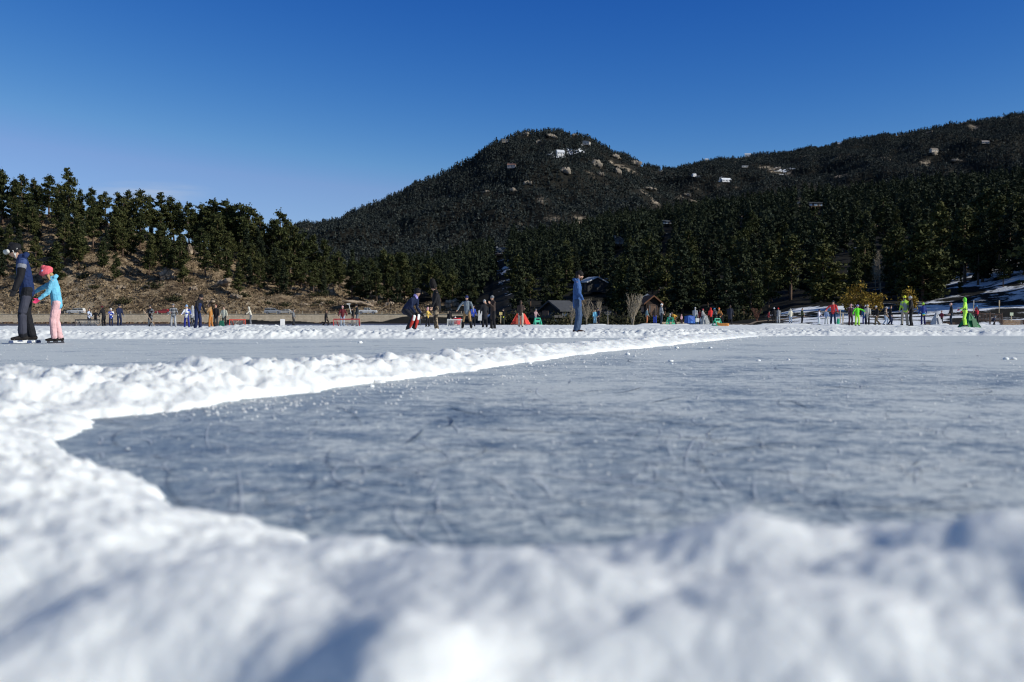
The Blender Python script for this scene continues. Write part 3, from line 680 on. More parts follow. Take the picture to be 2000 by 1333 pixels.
# skate scratches: shallow curved grooves, dark where they cut to clear ice, white where they are full of shavings
def scratches(name, n, wid, m, seed, fixed=()):
    rr = random.Random(seed); V = []; Fs = []; c = 0
    items = list(fixed); nfix = len(items)
    for _ in range(n):
        d = 2.0+rr.random()**1.4*20; x = rr.uniform(-.45, .55)*d
        items.append((x, d, rr.uniform(0, 6.3), rr.uniform(.3, 1.6) if _ % 3 == 0 else rr.uniform(.06, .35), rr.gauss(0, 1.0)))
    for qi, (x, d, a, L, cv) in enumerate(items):
        k = 14; px_, py_ = x, d; rows = []
        ww = wid*(rr.uniform(.4, 1.2) if qi >= nfix else 2.3)*(0.5+0.07*d)
        for j in range(k+1):
            wj = ww*math.sin(math.pi*min(max(j/k, .04), .96))**.6*rr.uniform(.75, 1.2)
            rows.append(((px_-math.sin(a)*wj, py_+math.cos(a)*wj), (px_+math.sin(a)*wj, py_-math.cos(a)*wj)))
            px_ += math.cos(a)*L/k; py_ += math.sin(a)*L/k; a += cv*L/k
        for p0, p1 in rows: V += [(p0[0], p0[1], .004), (p1[0], p1[1], .004)]
        Fs += [(c+2*j, c+2*j+1, c+2*j+3, c+2*j+2) for j in range(k)]
        c += 2*(k+1)
    # keep only what lies on open ice
    V = np.array(V); Fs = np.array(Fs)
    free = near_bank(V[:,0], V[:,1]) < 0
    Fs = Fs[free[Fs].all(1)]
    V, Fs = compact(V, Fs)
    tag(obj(name, mesh_np(name, V, Fs), m), 'curved marks cut into the ice by skates', 'skate marks', kind='stuff')
def pxl(px, py): d = CAM_H*F/(py-YH); return PX(px, d), d
FX = []
for (px, py, ang, L, cv) in [(880,795,-80,.55,.9),(872,815,-75,.5,-1.0),(905,838,-20,.75,-.2),(1180,845,-38,.75,.4),(1160,810,-60,.8,.6),(1270,790,70,.7,-.6),(1385,890,55,.7,-1.2),(1390,880,20,.5,-.8),(1580,800,80,.6,.4),(1060,805,-15,.7,.3),(790,870,85,.5,.2),(1450,760,5,1.2,.15),(1770,770,-20,1.0,.4),(1880,765,40,.5,0),(1200,770,60,.7,.5),(1480,985,-12,.5,0),(1250,905,-30,.6,.2),(1120,770,60,.6,-.5),(740,880,-8,.6,0)]:
    x, d = pxl(px, py); FX.append((x, d, R(ang), L*.9, cv))
scratches('dark_skate_marks', 700, .0024, simple('cut_ice', (0.05, 0.08, 0.125), 0.35, 0.2, 8, 0.0), 3, FX)
scratches('white_skate_marks', 2200, .0026, simple('ice_shavings', (0.62, 0.66, 0.72), 0.7, 0.2, 30, 0.3, 0.004), 4, [(pxl(1000,915)[0], pxl(1000,915)[1], R(-55), .7, .8)])
# ------------------------------------------------------------------ hills
Z_LEFT = [(-900,70),(-300,52),(-100,44),(0,40),(60,40),(130,38.5),(200,37),(300,32.5),(350,29.5),(450,25.5),(560,20.5),(650,16.5),(750,13.5),(850,9.5),(890,6),(925,2.2),(960,.6),(1010,.3),(1100,.2)]
ROAD_Z = 2.55
def rocky_hill(x, y):
    px = 1000+x/y*F
    zr = interp(px, Z_LEFT)
    rz = np.minimum(ROAD_Z, np.maximum(0.3, interp(px, [(900, ROAD_Z), (985, .3)])))
    s = np.clip((y-284)/(362-284), 0, 1)
    s = s**0.85
    back = sstep(362, 520, y)
    n = fbm(x*0.035, y*0.035, 4, 60)*2.6 + fbm(x*0.16, y*0.16, 3, 61)*0.9
    gul = np.abs(perlin(x*0.03+y*0.012, y*0.004, 62))
    h = rz + np.maximum(zr-rz, 0)*s*(1-0.5*back) + n*np.clip(s*3, 0, 1)*np.clip(zr/12, 0, 1)*(1-0.75*np.clip((s-.75)*4, 0, 1)*(back == 0)) - gul*5*np.sin(np.pi*np.clip(s,0,1))*np.clip(zr/14, 0, 1)
    # cut bank above the road
    h += 2.2*sstep(285, 289, y)*(1-s)*np.clip(zr/10, 0, 1)*(0.7+0.5*perlin(x*.06, y*.01, 66))
    return np.where(y < 284, rz, h)
X, Y = polar_grid(270.6, 540, 170, -38, 1.2, 640)
terrain('rocky_hill', X, Y, rocky_hill(X, Y), M_HILL)

Z_650 = [(200,14),(600,20),(700,27),(860,33),(1000,45),(1150,55),(1250,62),(1500,73),(1750,79.5),(2000,86),(2600,100)]
Z_230 = [(500,-3),(930,-3),(985,.5),(1000,1),(1250,3),(1500,7),(1700,10),(1850,12.5),(2000,17),(2600,28)]
Z_170 = [(500,-3),(940,-3),(985,.2),(1300,.5),(1480,1.2),(1550,3.0),(1620,3.6),(1700,3.6),(1850,4.6),(2000,7.5),(2600,13)]
SHORE = [(500,260),(900,170),(1000,150),(1400,135),(1470,124),(1600,117),(2600,112)]
def forested_hill(x, y):
    px = 1000+x/y*F
    ys = interp(px, SHORE)
    z1, z2, z3 = interp(px, Z_170), interp(px, Z_230), interp(px, Z_650)
    t1 = np.clip((y-ys)/np.maximum(172-ys, 8), 0, 1); t2 = np.clip((y-172)/58, 0, 1); t3 = np.clip((y-230)/420, 0, 1)
    h = -0.05+0.3*np.clip((y-ys)/2, 0, 1)*(px > 960) + z1*t1 + (z2-z1)*t2*(2-t2)*0.5*(1+t2*0) + (z2-z1)*t2*0.5*t2
    h = h + (z3-z2)*t3**0.95
    h = h*(1-0.35*sstep(650, 980, y))
    n = fbm(x*0.02, y*0.02, 4, 70)*4.5*np.clip(t3*4, 0, 1)*(1-np.clip((t3-.8)*5, 0, 1)*.7) + fbm(x*0.09, y*0.09, 3, 71)*0.55*np.clip(t1*2, 0, 1)
    return h+n
X, Y = polar_grid(110, 1000, 230, -16, 34, 620)
Zf = forested_hill(X, Y)
pxg = 1000+X/Y*F
sn = 0.36+0.15*sstep(1470, 1560, pxg)*(1-sstep(150+70*sstep(1800, 1900, pxg), 178+48*sstep(1800, 1900, pxg), Y)) + 0.10*sstep(960, 985, pxg)*(1-sstep(1010, 1040, pxg))*(Y > 300)
ter_f = terrain('forested_hill', X, Y, Zf, M_FOREST, attr=sn)

SKY_L = [(200,590),(400,520),(520,470),(570,455),(600,446),(650,437),(700,416),(750,393),(800,370),(850,346),(900,324),(950,293),(980,278),(1000,270),(1040,260),(1080,258),(1110,262),(1150,275),(1200,300),(1250,321),(1290,332),(1320,332),(1380,317),(1450,307),(1550,301),(1650,281),(1750,264),(1850,246),(1950,231),(2000,223),(2300,180),(2700,170)]
Y_R = [(200,1500),(900,1750),(1075,1850),(1250,1950),(1320,2450),(1500,2500),(2700,2600)]
def mountain(x, y):
    px = 1000+x/y*F
    yr = interp(px, Y_R); zr = CAM_H+(YH-interp(px, SKY_L))/F*yr
    zr = zr+(fbm(px/26.0, px*0+.3, 3, 83)*4+np.abs(perlin(px/60.0, px*0+.7, 86))*5-2)*np.clip(zr/200, 0, 1)
    s = np.clip((y-880)/(yr-880), 0, 1)
    b = np.minimum(38.0, zr*0.6)
    h = b+(zr-b)*s**1.05
    n = fbm(x*0.004, y*0.004, 4, 80)*34+fbm(x*0.02, y*0.02, 3, 81)*7
    h = h+n*np.sin(np.pi*np.clip(s, 0, 1))**0.8*np.clip(zr/150, .15, 1)
    return h*(1-0.6*sstep(1.0, 1.5, y/yr))
X, Y = polar_grid(860, 3900, 300, -23, 34, 620)
Zm = mountain(X, Y)
pxg = 1000+X/Y*F; pyg = YH-(Zm-CAM_H)*F/Y
snm = 0.40+0*X
for (cx, cy, rx, ry, v) in [(1092,302,28,10,.5),(1130,296,18,4,.5),(1410,352,16,6,.45),(1358,344,10,5,.45),(1530,334,30,8,.32),(1720,300,250,60,.08),(1148,283,16,6,.3)]:
    snm += v*np.exp(-((pxg-cx)/rx)**2-((pyg-cy)/ry)**2)
mt_o = terrain('mountain', X, Y, Zm, M_MOUNT, attr=snm)
def mt_gap(x, y): return fbm(x*0.012, y*0.012, 3, 85)+0.35*fbm(x*0.045, y*0.03, 2, 87)
at = mt_o.data.attributes.new('rock', 'FLOAT', 'POINT'); co_ = np.empty(len(mt_o.data.vertices)*3, np.float32); mt_o.data.vertices.foreach_get('co', co_); co_ = co_.reshape(-1, 3)
at.data.foreach_set('value', sstep(.56, .74, mt_gap(co_[:, 0].astype(float), co_[:, 1].astype(float))).astype(np.float32))

def land(px, py, fn, y0, y1, step=2.0):
    """the ground point on terrain fn that shows at this photo pixel"""
    y = np.arange(y0, y1, step); x = (px-1000)/F*y
    z = fn(x, y); ray = CAM_H+(YH-py)/F*y
    k = np.nonzero(z >= ray)[0]
    i = k[0] if len(k) else int(np.argmax((z-ray)))
    return float(x[i]), float(y[i]), float(z[i])

# ------------------------------------------------------------------ trees
def tris_cloud(cen, size, rng, flat=0.35):
    """one small irregular leaf-clump triangle per centre"""
    n = len(cen)
    a = rng.normal(size=(n, 3)); a[:, 2] *= 0.8; a /= np.linalg.norm(a, axis=1)[:, None]
    b = rng.normal(size=(n, 3)); b -= (a*b).sum(1)[:, None]*a; b /= np.linalg.norm(b, axis=1)[:, None]
    s = (size*(0.6+0.8*rng.rand(n)))[:, None]
    p0 = cen+a*s; p1 = cen-a*s*0.55+b*s*0.75; p2 = cen-a*s*0.55-b*s*0.75
    V = np.stack([p0, p1, p2], 1).reshape(-1, 3)
    return V, np.arange(3*n).reshape(-1, 3)

def pine_proto(seed, kind, H=12.0):
    """returns (trunk mesh, crown mesh) of a tree H metres tall"""
    rng = np.random.RandomState(seed)
    tr = MB(); bend = rng.normal(size=2)*0.25
    def axis(t): return Vector((bend[0]*math.sin(t*2.2), bend[1]*math.sin(t*1.8+.3), t*H))
    r0 = 0.20*H/12*(1.1 if kind == 'pine' else 0.95)
    tr.tube([axis(t)+Vector((0,0,-0.6 if t == 0 else 0)) for t in np.linspace(0, .98, 9)], [r0*(1.15-t)**1.0+0.02 for t in np.linspace(0, .98, 9)], 7)
    cen = []; sz = []
    if kind == 'pine': base = rng.uniform(.10, .30); nb = rng.randint(40, 52); Rm = rng.uniform(.20, .27)*H
    elif kind == 'bushy': base = .05; nb = 72; Rm = .30*H
    else: base = rng.uniform(.06, .14); nb = 64; Rm = rng.uniform(.15, .19)*H
    for i in range(nb):
        t = base+(1-base)*((i+rng.rand()*0.8)/nb)
        u = (t-base)/(1-base)
        if kind == 'pine': r = Rm*(math.sin(math.pi*min(.97, 0.20+0.72*u))**0.8)*(1-0.35*u)
        elif kind == 'bushy': r = Rm*(1-u**1.7)*(0.75+0.25*math.sin(u*3))+.25
        else: r = Rm*(1-u)**0.85+0.18
        r *= rng.uniform(.55, 1.15)
        az_ = rng.rand()*6.283
        rise = {'pine': rng.uniform(-.05, .45), 'bushy': rng.uniform(-.1, .35), 'fir': rng.uniform(-.35, .05)}[kind]
        o = axis(t); d = Vector((math.cos(az_), math.sin(az_), rise))
        if r > 0.7: tr.tube([o, o+d*r*0.5+Vector((0,0,-.05)), o+d*r*0.92], [r0*.30*(1.1-t), r0*.2*(1.1-t), .015], 4, False)
        nc = max(3, int(r*(3.4 if kind == 'pine' else 3.6)))
        for j in range(nc):
            f = rng.uniform(.30, 1.02)
            c = np.array(o+d*r*f)+rng.normal(size=3)*np.array([.16, .16, .10])*max(r, .8)*0.55
            m_ = rng.randint(10, 16)
            spread = 0.34 if kind != 'fir' else .26
            cen.append(c+rng.normal(size=(m_, 3))*np.array([spread, spread, spread*0.6])*(H/12))
            sz.append(np.full(m_, .265*H/12))
    top = np.array(axis(0.985))
    cen.append(top+rng.normal(size=(26, 3))*np.array([.22, .22, .45])*(H/12)); sz.append(np.full(26, .2*H/12))
    V, Fs = tris_cloud(np.concatenate(cen), np.concatenate(sz), rng)
    return tr.mesh('trunk', True), mesh_np('crown', V, Fs)
PROTO = {}
for i in range(7): PROTO['pine', i] = pine_proto(100+i, 'pine')
for i in range(4): PROTO['fir', i] = pine_proto(200+i, 'fir')
for i in range(3): PROTO['bushy', i] = pine_proto(300+i, 'bushy')
for (k, i), (a, b) in PROTO.items():
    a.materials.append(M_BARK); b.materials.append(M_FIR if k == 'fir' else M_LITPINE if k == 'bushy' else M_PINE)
TREES = []
def tree(x, y, z, h, kind, label, group, wid=1.0, i=None):
    n = {'pine': 7, 'fir': 4, 'bushy': 3}[kind]
    a, b = PROTO[kind, random.randrange(n) if i is None else i]
    r = empty({'pine': 'pine_tree', 'fir': 'fir_tree', 'bushy': 'pine_tree'}[kind], (x, y, z), random.random()*6.283)
    r.scale = (h/12*wid, h/12*wid, h/12)
    tag(r, label, 'tree', group)
    obj('trunk', a, None, r); obj('crown', b, None, r)
    TREES.append((x, y))
    return r

# houses and outcrops on the slopes keep a clearing in front of them
CLEAR = []     # (px, py, half width px, rows above, rows below)
def cleared(px, ptop, pbot, pad=0):
    for (cx, cy, hw, up, dn) in CLEAR:
        if abs(px-cx) < hw+pad and ptop < cy+dn*0.4 and pbot > cy+1: return True
    return False

HOUSES = [ # px, base row, terrain, width px, wall rows, roof rows, wall colour, roof colour, yaw deg, label
 (987,281,'m',18,7,3,(.20,.18,.15),(.10,.10,.10),10,'flat roofed house perched on the skyline left of the peak'),
 (1000,330,'m',20,9,4,(.62,.52,.45),(.30,.16,.12),-12,'pale house with chimneys and reddish roof halfway up the peak'),
 (1094,306,'m',18,10,5,(.66,.66,.64),(.62,.64,.67),18,'white house among snow below the summit'),
 (1143,285,'m',22,8,3,(.62,.58,.50),(.36,.24,.18),-15,'beige house with several gables just right of the summit'),
 (1289,336,'m',9,4,2,(.6,.58,.5),(.3,.3,.3),0,'tiny pale house in the saddle beside the peak'),
 (1379,312,'m',9,5,3,(.66,.66,.62),(.5,.52,.55),10,'tiny white house on the far ridge line, the leftmost one there'),
 (1459,305,'m',14,5,3,(.66,.66,.64),(.55,.57,.6),-10,'low white house on the far ridge line, right of the tiny one'),
 (1355,347,'m',12,4,4,(.7,.7,.7),(.78,.8,.84),25,'small house with steep snowy roof below the far ridge'),
 (1416,357,'m',22,6,4,(.74,.74,.74),(.8,.82,.85),12,'white house with snowy roof in the middle of the far slope'),
 (1453,329,'m',14,4,2,(.5,.48,.44),(.6,.62,.66),0,'small grey house under the far ridge with a snowy roof'),
 (1637,283,'m',9,4,2,(.68,.68,.68),(.6,.6,.62),0,'tiny white house high on the long right ridge'),
 (1821,300,'m',17,9,3,(.55,.47,.38),(.2,.17,.14),12,'tall tan house on a rock high on the right ridge'),
 (1921,283,'m',16,5,3,(.50,.42,.34),(.34,.3,.28),-8,'brown house near the top of the right ridge'),
 (1952,231,'m',7,4,1,(.6,.58,.54),(.3,.3,.3),0,'speck of a pale house on the skyline at far right'),
 (978,492,'f',28,8,8,(.56,.55,.52),(.10,.115,.125),8,'house with a long dark grey roof and white windows in the forest below the peak'),
 (1209,480,'f',32,9,9,(.20,.20,.19),(.10,.11,.12),-20,'dark grey gabled house deep in the forest'),
 (1303,442,'f',26,8,3,(.10,.15,.20),(.06,.07,.08),5,'long low house with bluish windows in the forest'),
 (1448,431,'f',17,9,4,(.46,.33,.21),(.22,.15,.1),-14,'tan wooden house with snow beside it in the forest'),
 (1592,409,'f',44,10,3,(.07,.075,.08),(.05,.055,.06),4,'long dark house with big pale blue windows near the hill top'),
 (1710,455,'f',15,5,4,(.26,.22,.18),(.5,.5,.5),20,'small house with pale roof half hidden on the right hillside'),
]
for h in HOUSES: CLEAR.append((h[0], h[1]-3, h[3]*0.36, h[4]+h[5], 5 if h[2] == 'm' else 8))
ROCKS = [ # px, py(base), width px, height px
 (1026,268,20,8,'tan rock knob on the summit skyline, left of the top'),(1078,272,24,9,'broad pale outcrop just under the summit'),(1054,281,16,7,'small outcrop under the summit, left of the broad one'),
 (1122,268,14,6,'low rock rib right of the summit'),(1104,343,26,14,'large tan outcrop in the middle of the peak'),(1166,330,24,16,'tall broken cliff below the right shoulder of the peak'),
 (1172,346,16,8,'rock patch under the broken cliff'),(1202,312,22,9,'pale slab near the right shoulder'),(1204,342,18,12,'pale cliff right of the broken cliff'),(1240,326,30,12,'yellowish cliff band on the right shoulder skyline'),
 (1032,364,18,8,'slanting pale rocks low on the left face of the peak'),(1002,377,16,8,'pale rocks below the slanting ones'),(1262,373,40,7,'long pale rock band below the shoulder'),(1275,405,14,9,'white rock low on the right flank'),(1345,386,22,7,'pale rock ledge in the valley between the ridges'),
 (1511,336,30,7,'grey rock ledge on the far slope'),(1823,306,14,8,'tan rock under the tall tan house'),(1870,318,24,6,'brownish rocks high on the right ridge'),(948,378,14,4,'small pale rock on the left face of the peak'),(1560,395,10,4,'small rock by the hill top'),(1812,262,14,4,'pale rock just under the right skyline'),
]
for r_ in ROCKS: CLEAR.append((r_[0], r_[1]-1, r_[2]*0.5, r_[3], 2))
CLEAR += [(1160,559,26,12,10),(1270,588,16,16,14),(985,530,14,14,20),(970,556,24,8,10)]
rock_me = []
import bmesh
for i in range(8):
    rr = random.Random(500+i); bm = bmesh.new()
    for k in range(9):
        tmp = bmesh.new(); bmesh.ops.create_icosphere(tmp, subdivisions=2, radius=1)
        co = np.array([v.co for v in tmp.verts]); q = np.round(co*1.4+rr.random())/1.4
        n = 0.28*perlin(q[:,0]*2.3+i*5+k, q[:,1]*2.1+q[:,2]*1.7, 90+i)+0.2*perlin(co[:,0]*3.1+k, co[:,2]*3.1+co[:,1], 95+i)
        sx, sy, sz = rr.uniform(.22, .5), rr.uniform(.3, .5), rr.uniform(.3, .75); ox, oy = rr.uniform(-.75, .75), rr.uniform(-.4, .4)
        a = rr.uniform(-.5, .5)
        for v, d_ in zip(tmp.verts, n):
            p = v.co*(1+d_); p = Vector((p.x*sx+p.z*sz*a*.4, p.y*sy, p.z*sz)); v.co = p+Vector((ox, oy, rr.uniform(-.01, .01)+.35*(1-abs(ox))))
        t_ = bpy.data.meshes.new('t'); tmp.to_mesh(t_); tmp.free(); bm.from_mesh(t_); bpy.data.meshes.remove(t_)
    me = bpy.data.meshes.new('rock'); bm.to_mesh(me); bm.free(); rock_me.append(me)
def rock(name, x, y, z, sx, sy, sz, m, label, cat='rock', group=None):
    me = rock_me[random.randrange(8)]
    key = (me.name, m.name)
    if key not in _rk:
        c = me.copy(); c.materials.append(m); _rk[key] = c
    o = obj(name, _rk[key]); o.location = (x, y, z); o.scale = (sx, sy, sz); o.rotation_euler = (random.uniform(-.15,.15), random.uniform(-.35,.35), random.uniform(-.5,.5)+math.pi*random.randrange(2))
    return tag(o, label, cat, group)
_rk = {}
for (px, py, wpx, hpx, lab) in ROCKS:
    x, y, z = land(px, py, mountain, 900, 2700) if py < 392 else land(px, py, forested_hill, 240, 900)
    k = y/F
    rock('rock_outcrop', x, y+wpx*k*.2, z+hpx*k*.3, wpx*k*.52, wpx*k*.42, hpx*k*.8, M_PEAKROCK, lab, 'rock outcrop')

# left ridge: skyline pines one by one, then the slope
RIDGE = [(-30,340,1.0),(8,333,1.15),(30,352,.9),(45,345,.95),(70,352,.9),(97,346,1.05),(116,362,.9),(135,334,1.25),(158,372,.85),(178,370,.95),(196,384,.8),(208,378,.9),(230,379,.9),(246,388,.8),(258,376,.95),(275,375,1.0),(296,386,.9),(313,380,1.0),(335,387,.95),(352,398,.85),(372,400,.9),(395,402,.9),(415,394,1.0),(440,396,1.0),(452,404,.9),(468,402,1.0),(486,406,1.0),(512,424,.9),(528,432,.85),(545,416,1.0),(562,434,1.0),(577,446,.95),(596,456,.95),(612,462,.9),(634,470,.9)]
lab_sky = 'dark pine standing on the left skyline above the tan hillside'
for px, py, wd in RIDGE:
    y = 357+random.uniform(-7, 8); x = PX(px, y); z = float(rocky_hill(np.array([x]), np.array([y]))[0])
    h = PZ(py, y)-z
    if px == 135: tree(x, y, z, h, 'pine', 'tallest and bushiest pine on the left skyline', None, .95, 0)
    elif px == 8: tree(x, y, z, h, 'pine', 'round topped tall pine at the left edge of the skyline', None, .95, 1)
    elif px == 545: tree(x, y, z, h, 'pine', 'pointed pine where the left skyline drops to the mountain', None, .9, 2)
    else: tree(x, y, z, h, 'pine', lab_sky, 'pines along the left skyline', wd*1.08)
for i in range(13):
    px = -20+i*44+random.uniform(-14, 14); y = random.uniform(368, 392); x = PX(px, y); z = float(rocky_hill(np.array([x]), np.array([y]))[0])
    tree(x, y, z, max(6, PZ(float(np.interp(px, [r[0] for r in RIDGE], [r[1] for r in RIDGE]))+random.uniform(8, 26), y)-z), 'pine', lab_sky, 'pines along the left skyline', 1.15)
for i in range(9):
    px = -10+i*66+random.uniform(-12, 12); y = random.uniform(348, 366); x = PX(px, y); z = float(rocky_hill(np.array([x]), np.array([y]))[0])
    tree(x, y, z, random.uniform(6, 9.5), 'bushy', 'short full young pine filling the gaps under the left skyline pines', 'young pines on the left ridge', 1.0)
def far_enough(x, y, dmin): return all((x-a)**2+(y-b)**2 > dmin*dmin for a, b in TREES[-400:])
cnt_l = 0; tries = 0
while cnt_l < 124 and tries < 20000:
    tries += 1
    px = random.uniform(-50, 940); y = random.uniform(287, 352); x = PX(px, y)
    s = (y-284)/78
    right = min(max((px-520)/200, 0), 1)
    dens = min(1, max(0, (s-0.10)/(0.30)))*(0.9) if right < .5 else min(1, max(0, (s-.30)/.22))
    dens *= 0.12+1.5*max(0, 0.40+float(perlin(np.array([x*.045]), np.array([y*.045]), 64)[0])) if s < .75 and px < 620 else 1
    if random.random() > dens or not far_enough(x, y, 4.0): continue
    if 835 < px < 918 and y < 318: continue
    z = float(rocky_hill(np.array([x]), np.array([y]))[0])
    hpx_top = float(np.interp(px, [r[0] for r in RIDGE]+[700,760,850,900,940], [r[1] for r in RIDGE]+[478,482,500,528,560]))
    h = random.uniform(7.5, 13.5)
    if px > 640: h = random.uniform(9, 15)
    h = min(h, max(5, PZ(hpx_top+random.uniform(4, 30), y)-z))
    kind = 'pine' if random.random() < .72 else 'fir'
    lab, grp = ('dark green pine growing on the tan slope of the left hill', 'pines on the slope of the left hill') if px < 560 else ('dark green pine on the low wooded spur left of the crouching skater', 'pines on the low spur')
    if kind == 'fir': lab, grp = ('narrow pointed conifer growing among the pines of the left hill', 'pointed conifers on the left hill')
    tree(x, y, z, h, kind, lab, grp, random.uniform(.88, 1.2)); cnt_l += 1

# right shore: the big pines that stand out, then the front of the forest
def stand(px, ptop, pbase, y, kind, wd, label, i=None):
    x = PX(px, y); z = float(forested_hill(np.array([x]), np.array([y]))[0])
    return tree(x, y, z-.1, PZ(ptop, y)-z, kind, label, None, wd, i)
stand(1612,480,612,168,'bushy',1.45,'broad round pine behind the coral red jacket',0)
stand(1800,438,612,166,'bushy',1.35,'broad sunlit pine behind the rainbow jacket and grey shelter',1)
stand(1742,520,605,176,'fir',1.2,'short bushy conifer left of the broad sunlit pine',0)
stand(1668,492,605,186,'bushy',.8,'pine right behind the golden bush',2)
stand(1930,372,590,205,'pine',1.1,'tall pine with a pale bare trunk at the right',3)
stand(1985,420,585,200,'pine',1.1,'tall pine cut by the right edge of the picture',5)
stand(1885,430,600,212,'pine',1.0,'tall thin pine left of the pale trunked one',4)
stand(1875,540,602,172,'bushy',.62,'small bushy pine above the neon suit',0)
stand(1958,500,600,166,'pine',.9,'mid sized pine standing in the snow above the fence',6)
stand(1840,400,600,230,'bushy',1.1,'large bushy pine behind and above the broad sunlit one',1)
stand(1078,588,632,196,'fir',1.1,'small dark conifer left of the dark barn',1)
stand(1020,560,632,210,'fir',1.0,'slim bluish conifer left of the dark barn',2)
for i in range(11):
    px = 1868+i*17+random.uniform(-7, 7); y = random.uniform(176, 214); x = PX(px, y); z = float(forested_hill(np.array([x]), np.array([y]))[0])
    tree(x, y, z-.2, random.uniform(9, 15), 'pine' if i % 3 else 'fir', 'slim pine rooted in the shaded snow slope at the right', 'pines in the snow slope', 1.05)
cnt_r = 0; tries = 0
cand = []
while len(cand) < 176 and tries < 30000:
    tries += 1
    px = random.uniform(905, 2080); y = 142+random.random()**1.1*205; x = PX(px, y)
    ymin = interp(px, [(905,190),(1000,185),(1100,178),(1130,168),(1250,158),(1420,146),(1480,150),(1520,182),(1700,190),(1850,190),(1870,176),(2080,160)])
    if y < ymin or not far_enough(x, y, 5.6) or float(forested_hill(np.array([x]), np.array([y]))[0]) < .1: continue
    if (abs(px-1612) < 62 or abs(px-1800) < 78) and y < 192: continue
    if px > 1860 and y < 220 and random.random() < .5: continue
    z = float(forested_hill(np.array([x]), np.array([y]))[0])
    h = random.uniform(8, 13.5)
    pb = YH-(z-CAM_H)*F/y; pt = YH-(z+h-CAM_H)*F/y
    if cleared(px, pt, pb, 4): continue
    kind = random.choices(['fir', 'pine', 'bushy'], [.62, .34, .04])[0]
    lab, grp = {'fir': ('pointed dark conifer in the front rows of the right hand forest', 'pointed conifers at the front of the right forest'),
                'pine': ('tall loose crowned pine in the front rows of the right hand forest', 'loose pines at the front of the right forest'),
                'bushy': ('full rounded pine in the front rows of the right hand forest', 'rounded pines at the front of the right forest')}[kind]
    tree(x, y, z-.2, h, kind, lab, grp, random.uniform(.95, 1.25)); cand.append(1)

for i in range(26):        # the grove that goes on past the right edge and shades the snowy bank
    px = 2085+i*22+random.uniform(-10, 10); y = random.uniform(131, 182); x = PX(px, y); z = float(forested_hill(np.array([x]), np.array([y]))[0])
    tree(x, y, z-.2, random.uniform(14, 21), 'pine' if i % 3 else 'bushy', 'tall pine of the grove just beyond the right edge of the picture', 'pines beyond the right edge', 1.2)
# the rest of the hillside forest and the far mountain forest
def forest(name, pts, hts, ntri, m, label, wid, tri, rng, cone=True):
    """many conifers in one mesh: irregular whorls of small triangles round each axis"""
    n = len(pts); P = np.asarray(pts); Hh = np.asarray(hts)[:, None]
    t = rng.rand(n, ntri)**0.75*0.94+0.03
    a = rng.rand(n, ntri)*6.283
    lump = 0.72+0.5*rng.rand(n, ntri)
    prof = np.where(rng.rand(n, 1) < 0.85, (1-t)**0.95*1.1+.03, np.sin(np.pi*np.clip(0.15+0.8*t, 0, 1))**0.9*0.95)
    W = Hh*wid*(0.8+0.45*rng.rand(n, 1))
    r = W*prof*lump*np.sqrt(0.25+0.75*rng.rand(n, ntri))
    lean = rng.normal(size=(n, 2))*0.03
    c = np.stack([P[:, 0:1]+r*np.cos(a)+lean[:, 0:1]*t*Hh, P[:, 1:2]+r*np.sin(a)+lean[:, 1:2]*t*Hh, P[:, 2:3]+Hh*(0.06+0.94*t)], -1).reshape(-1, 3)
    V, Fs = tris_cloud(c, np.repeat(Hh[:, 0]*tri, ntri)*(1.25-0.75*t.ravel()), rng)
    return tag(obj(name, mesh_np(name, V, Fs), m), label, 'forest', kind='stuff')
rng = np.random.RandomState(5)
pts = []; hts = []
occ = {}
def spaced(x, y, dmin):
    k = (int(x//dmin), int(y//dmin))
    for i in (-1, 0, 1):
        for j in (-1, 0, 1):
            q = occ.get((k[0]+i, k[1]+j))
            if q and (q[0]-x)**2+(q[1]-y)**2 < dmin*dmin: return False
    occ[k] = (x, y); return True
n_try = 16000
pxs = rng.uniform(560, 2120, n_try); ys = 330+rng.rand(n_try)**0.9*420
xs = (pxs-1000)/F*ys; zs = forested_hill(xs, ys)
for px, x, y, z in zip(pxs, xs, ys, zs):
    if px < 860 and y < 470: continue
    h = rng.uniform(8, 15.5)
    pb = YH-(z-CAM_H)*F/y; pt = YH-(z+h-CAM_H)*F/y
    if cleared(px, pt, pb, 5) or not spaced(x, y, 4.6): continue
    pts.append((x, y, z)); hts.append(h)
forest('hillside_forest', pts, hts, 220, M_FIR, 'dense dark conifer forest covering the hillside behind the shore', .19, .056, rng)
NF1 = len(pts)
pts = []; hts = []; occ = {}
n_try = 150000
pxs = rng.uniform(480, 2150, n_try); u = rng.rand(n_try)
yr = interp(pxs, Y_R); ys = 900+(yr*1.015-900)*u**0.8
xs = (pxs-1000)/F*ys; zs = mountain(xs, ys)
gap = mt_gap(xs, ys)
for px, x, y, z, gp in zip(pxs, xs, ys, zs, gap):
    h = rng.uniform(5, 10.5)*(1+.35*rng.rand()**4)*(1.0-.35*max(0, gp))
    pb = YH-(z-CAM_H)*F/y; pt = YH-(z+h-CAM_H)*F/y
    if gp > 0.64 or cleared(px, pt, pb, 1) or not spaced(x, y, 3.7): continue
    pts.append((x, y, z-.5)); hts.append(h)
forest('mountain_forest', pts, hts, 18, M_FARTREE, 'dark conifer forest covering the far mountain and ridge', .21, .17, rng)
print('forest trees', NF1, len(pts), 'individual', len(TREES))

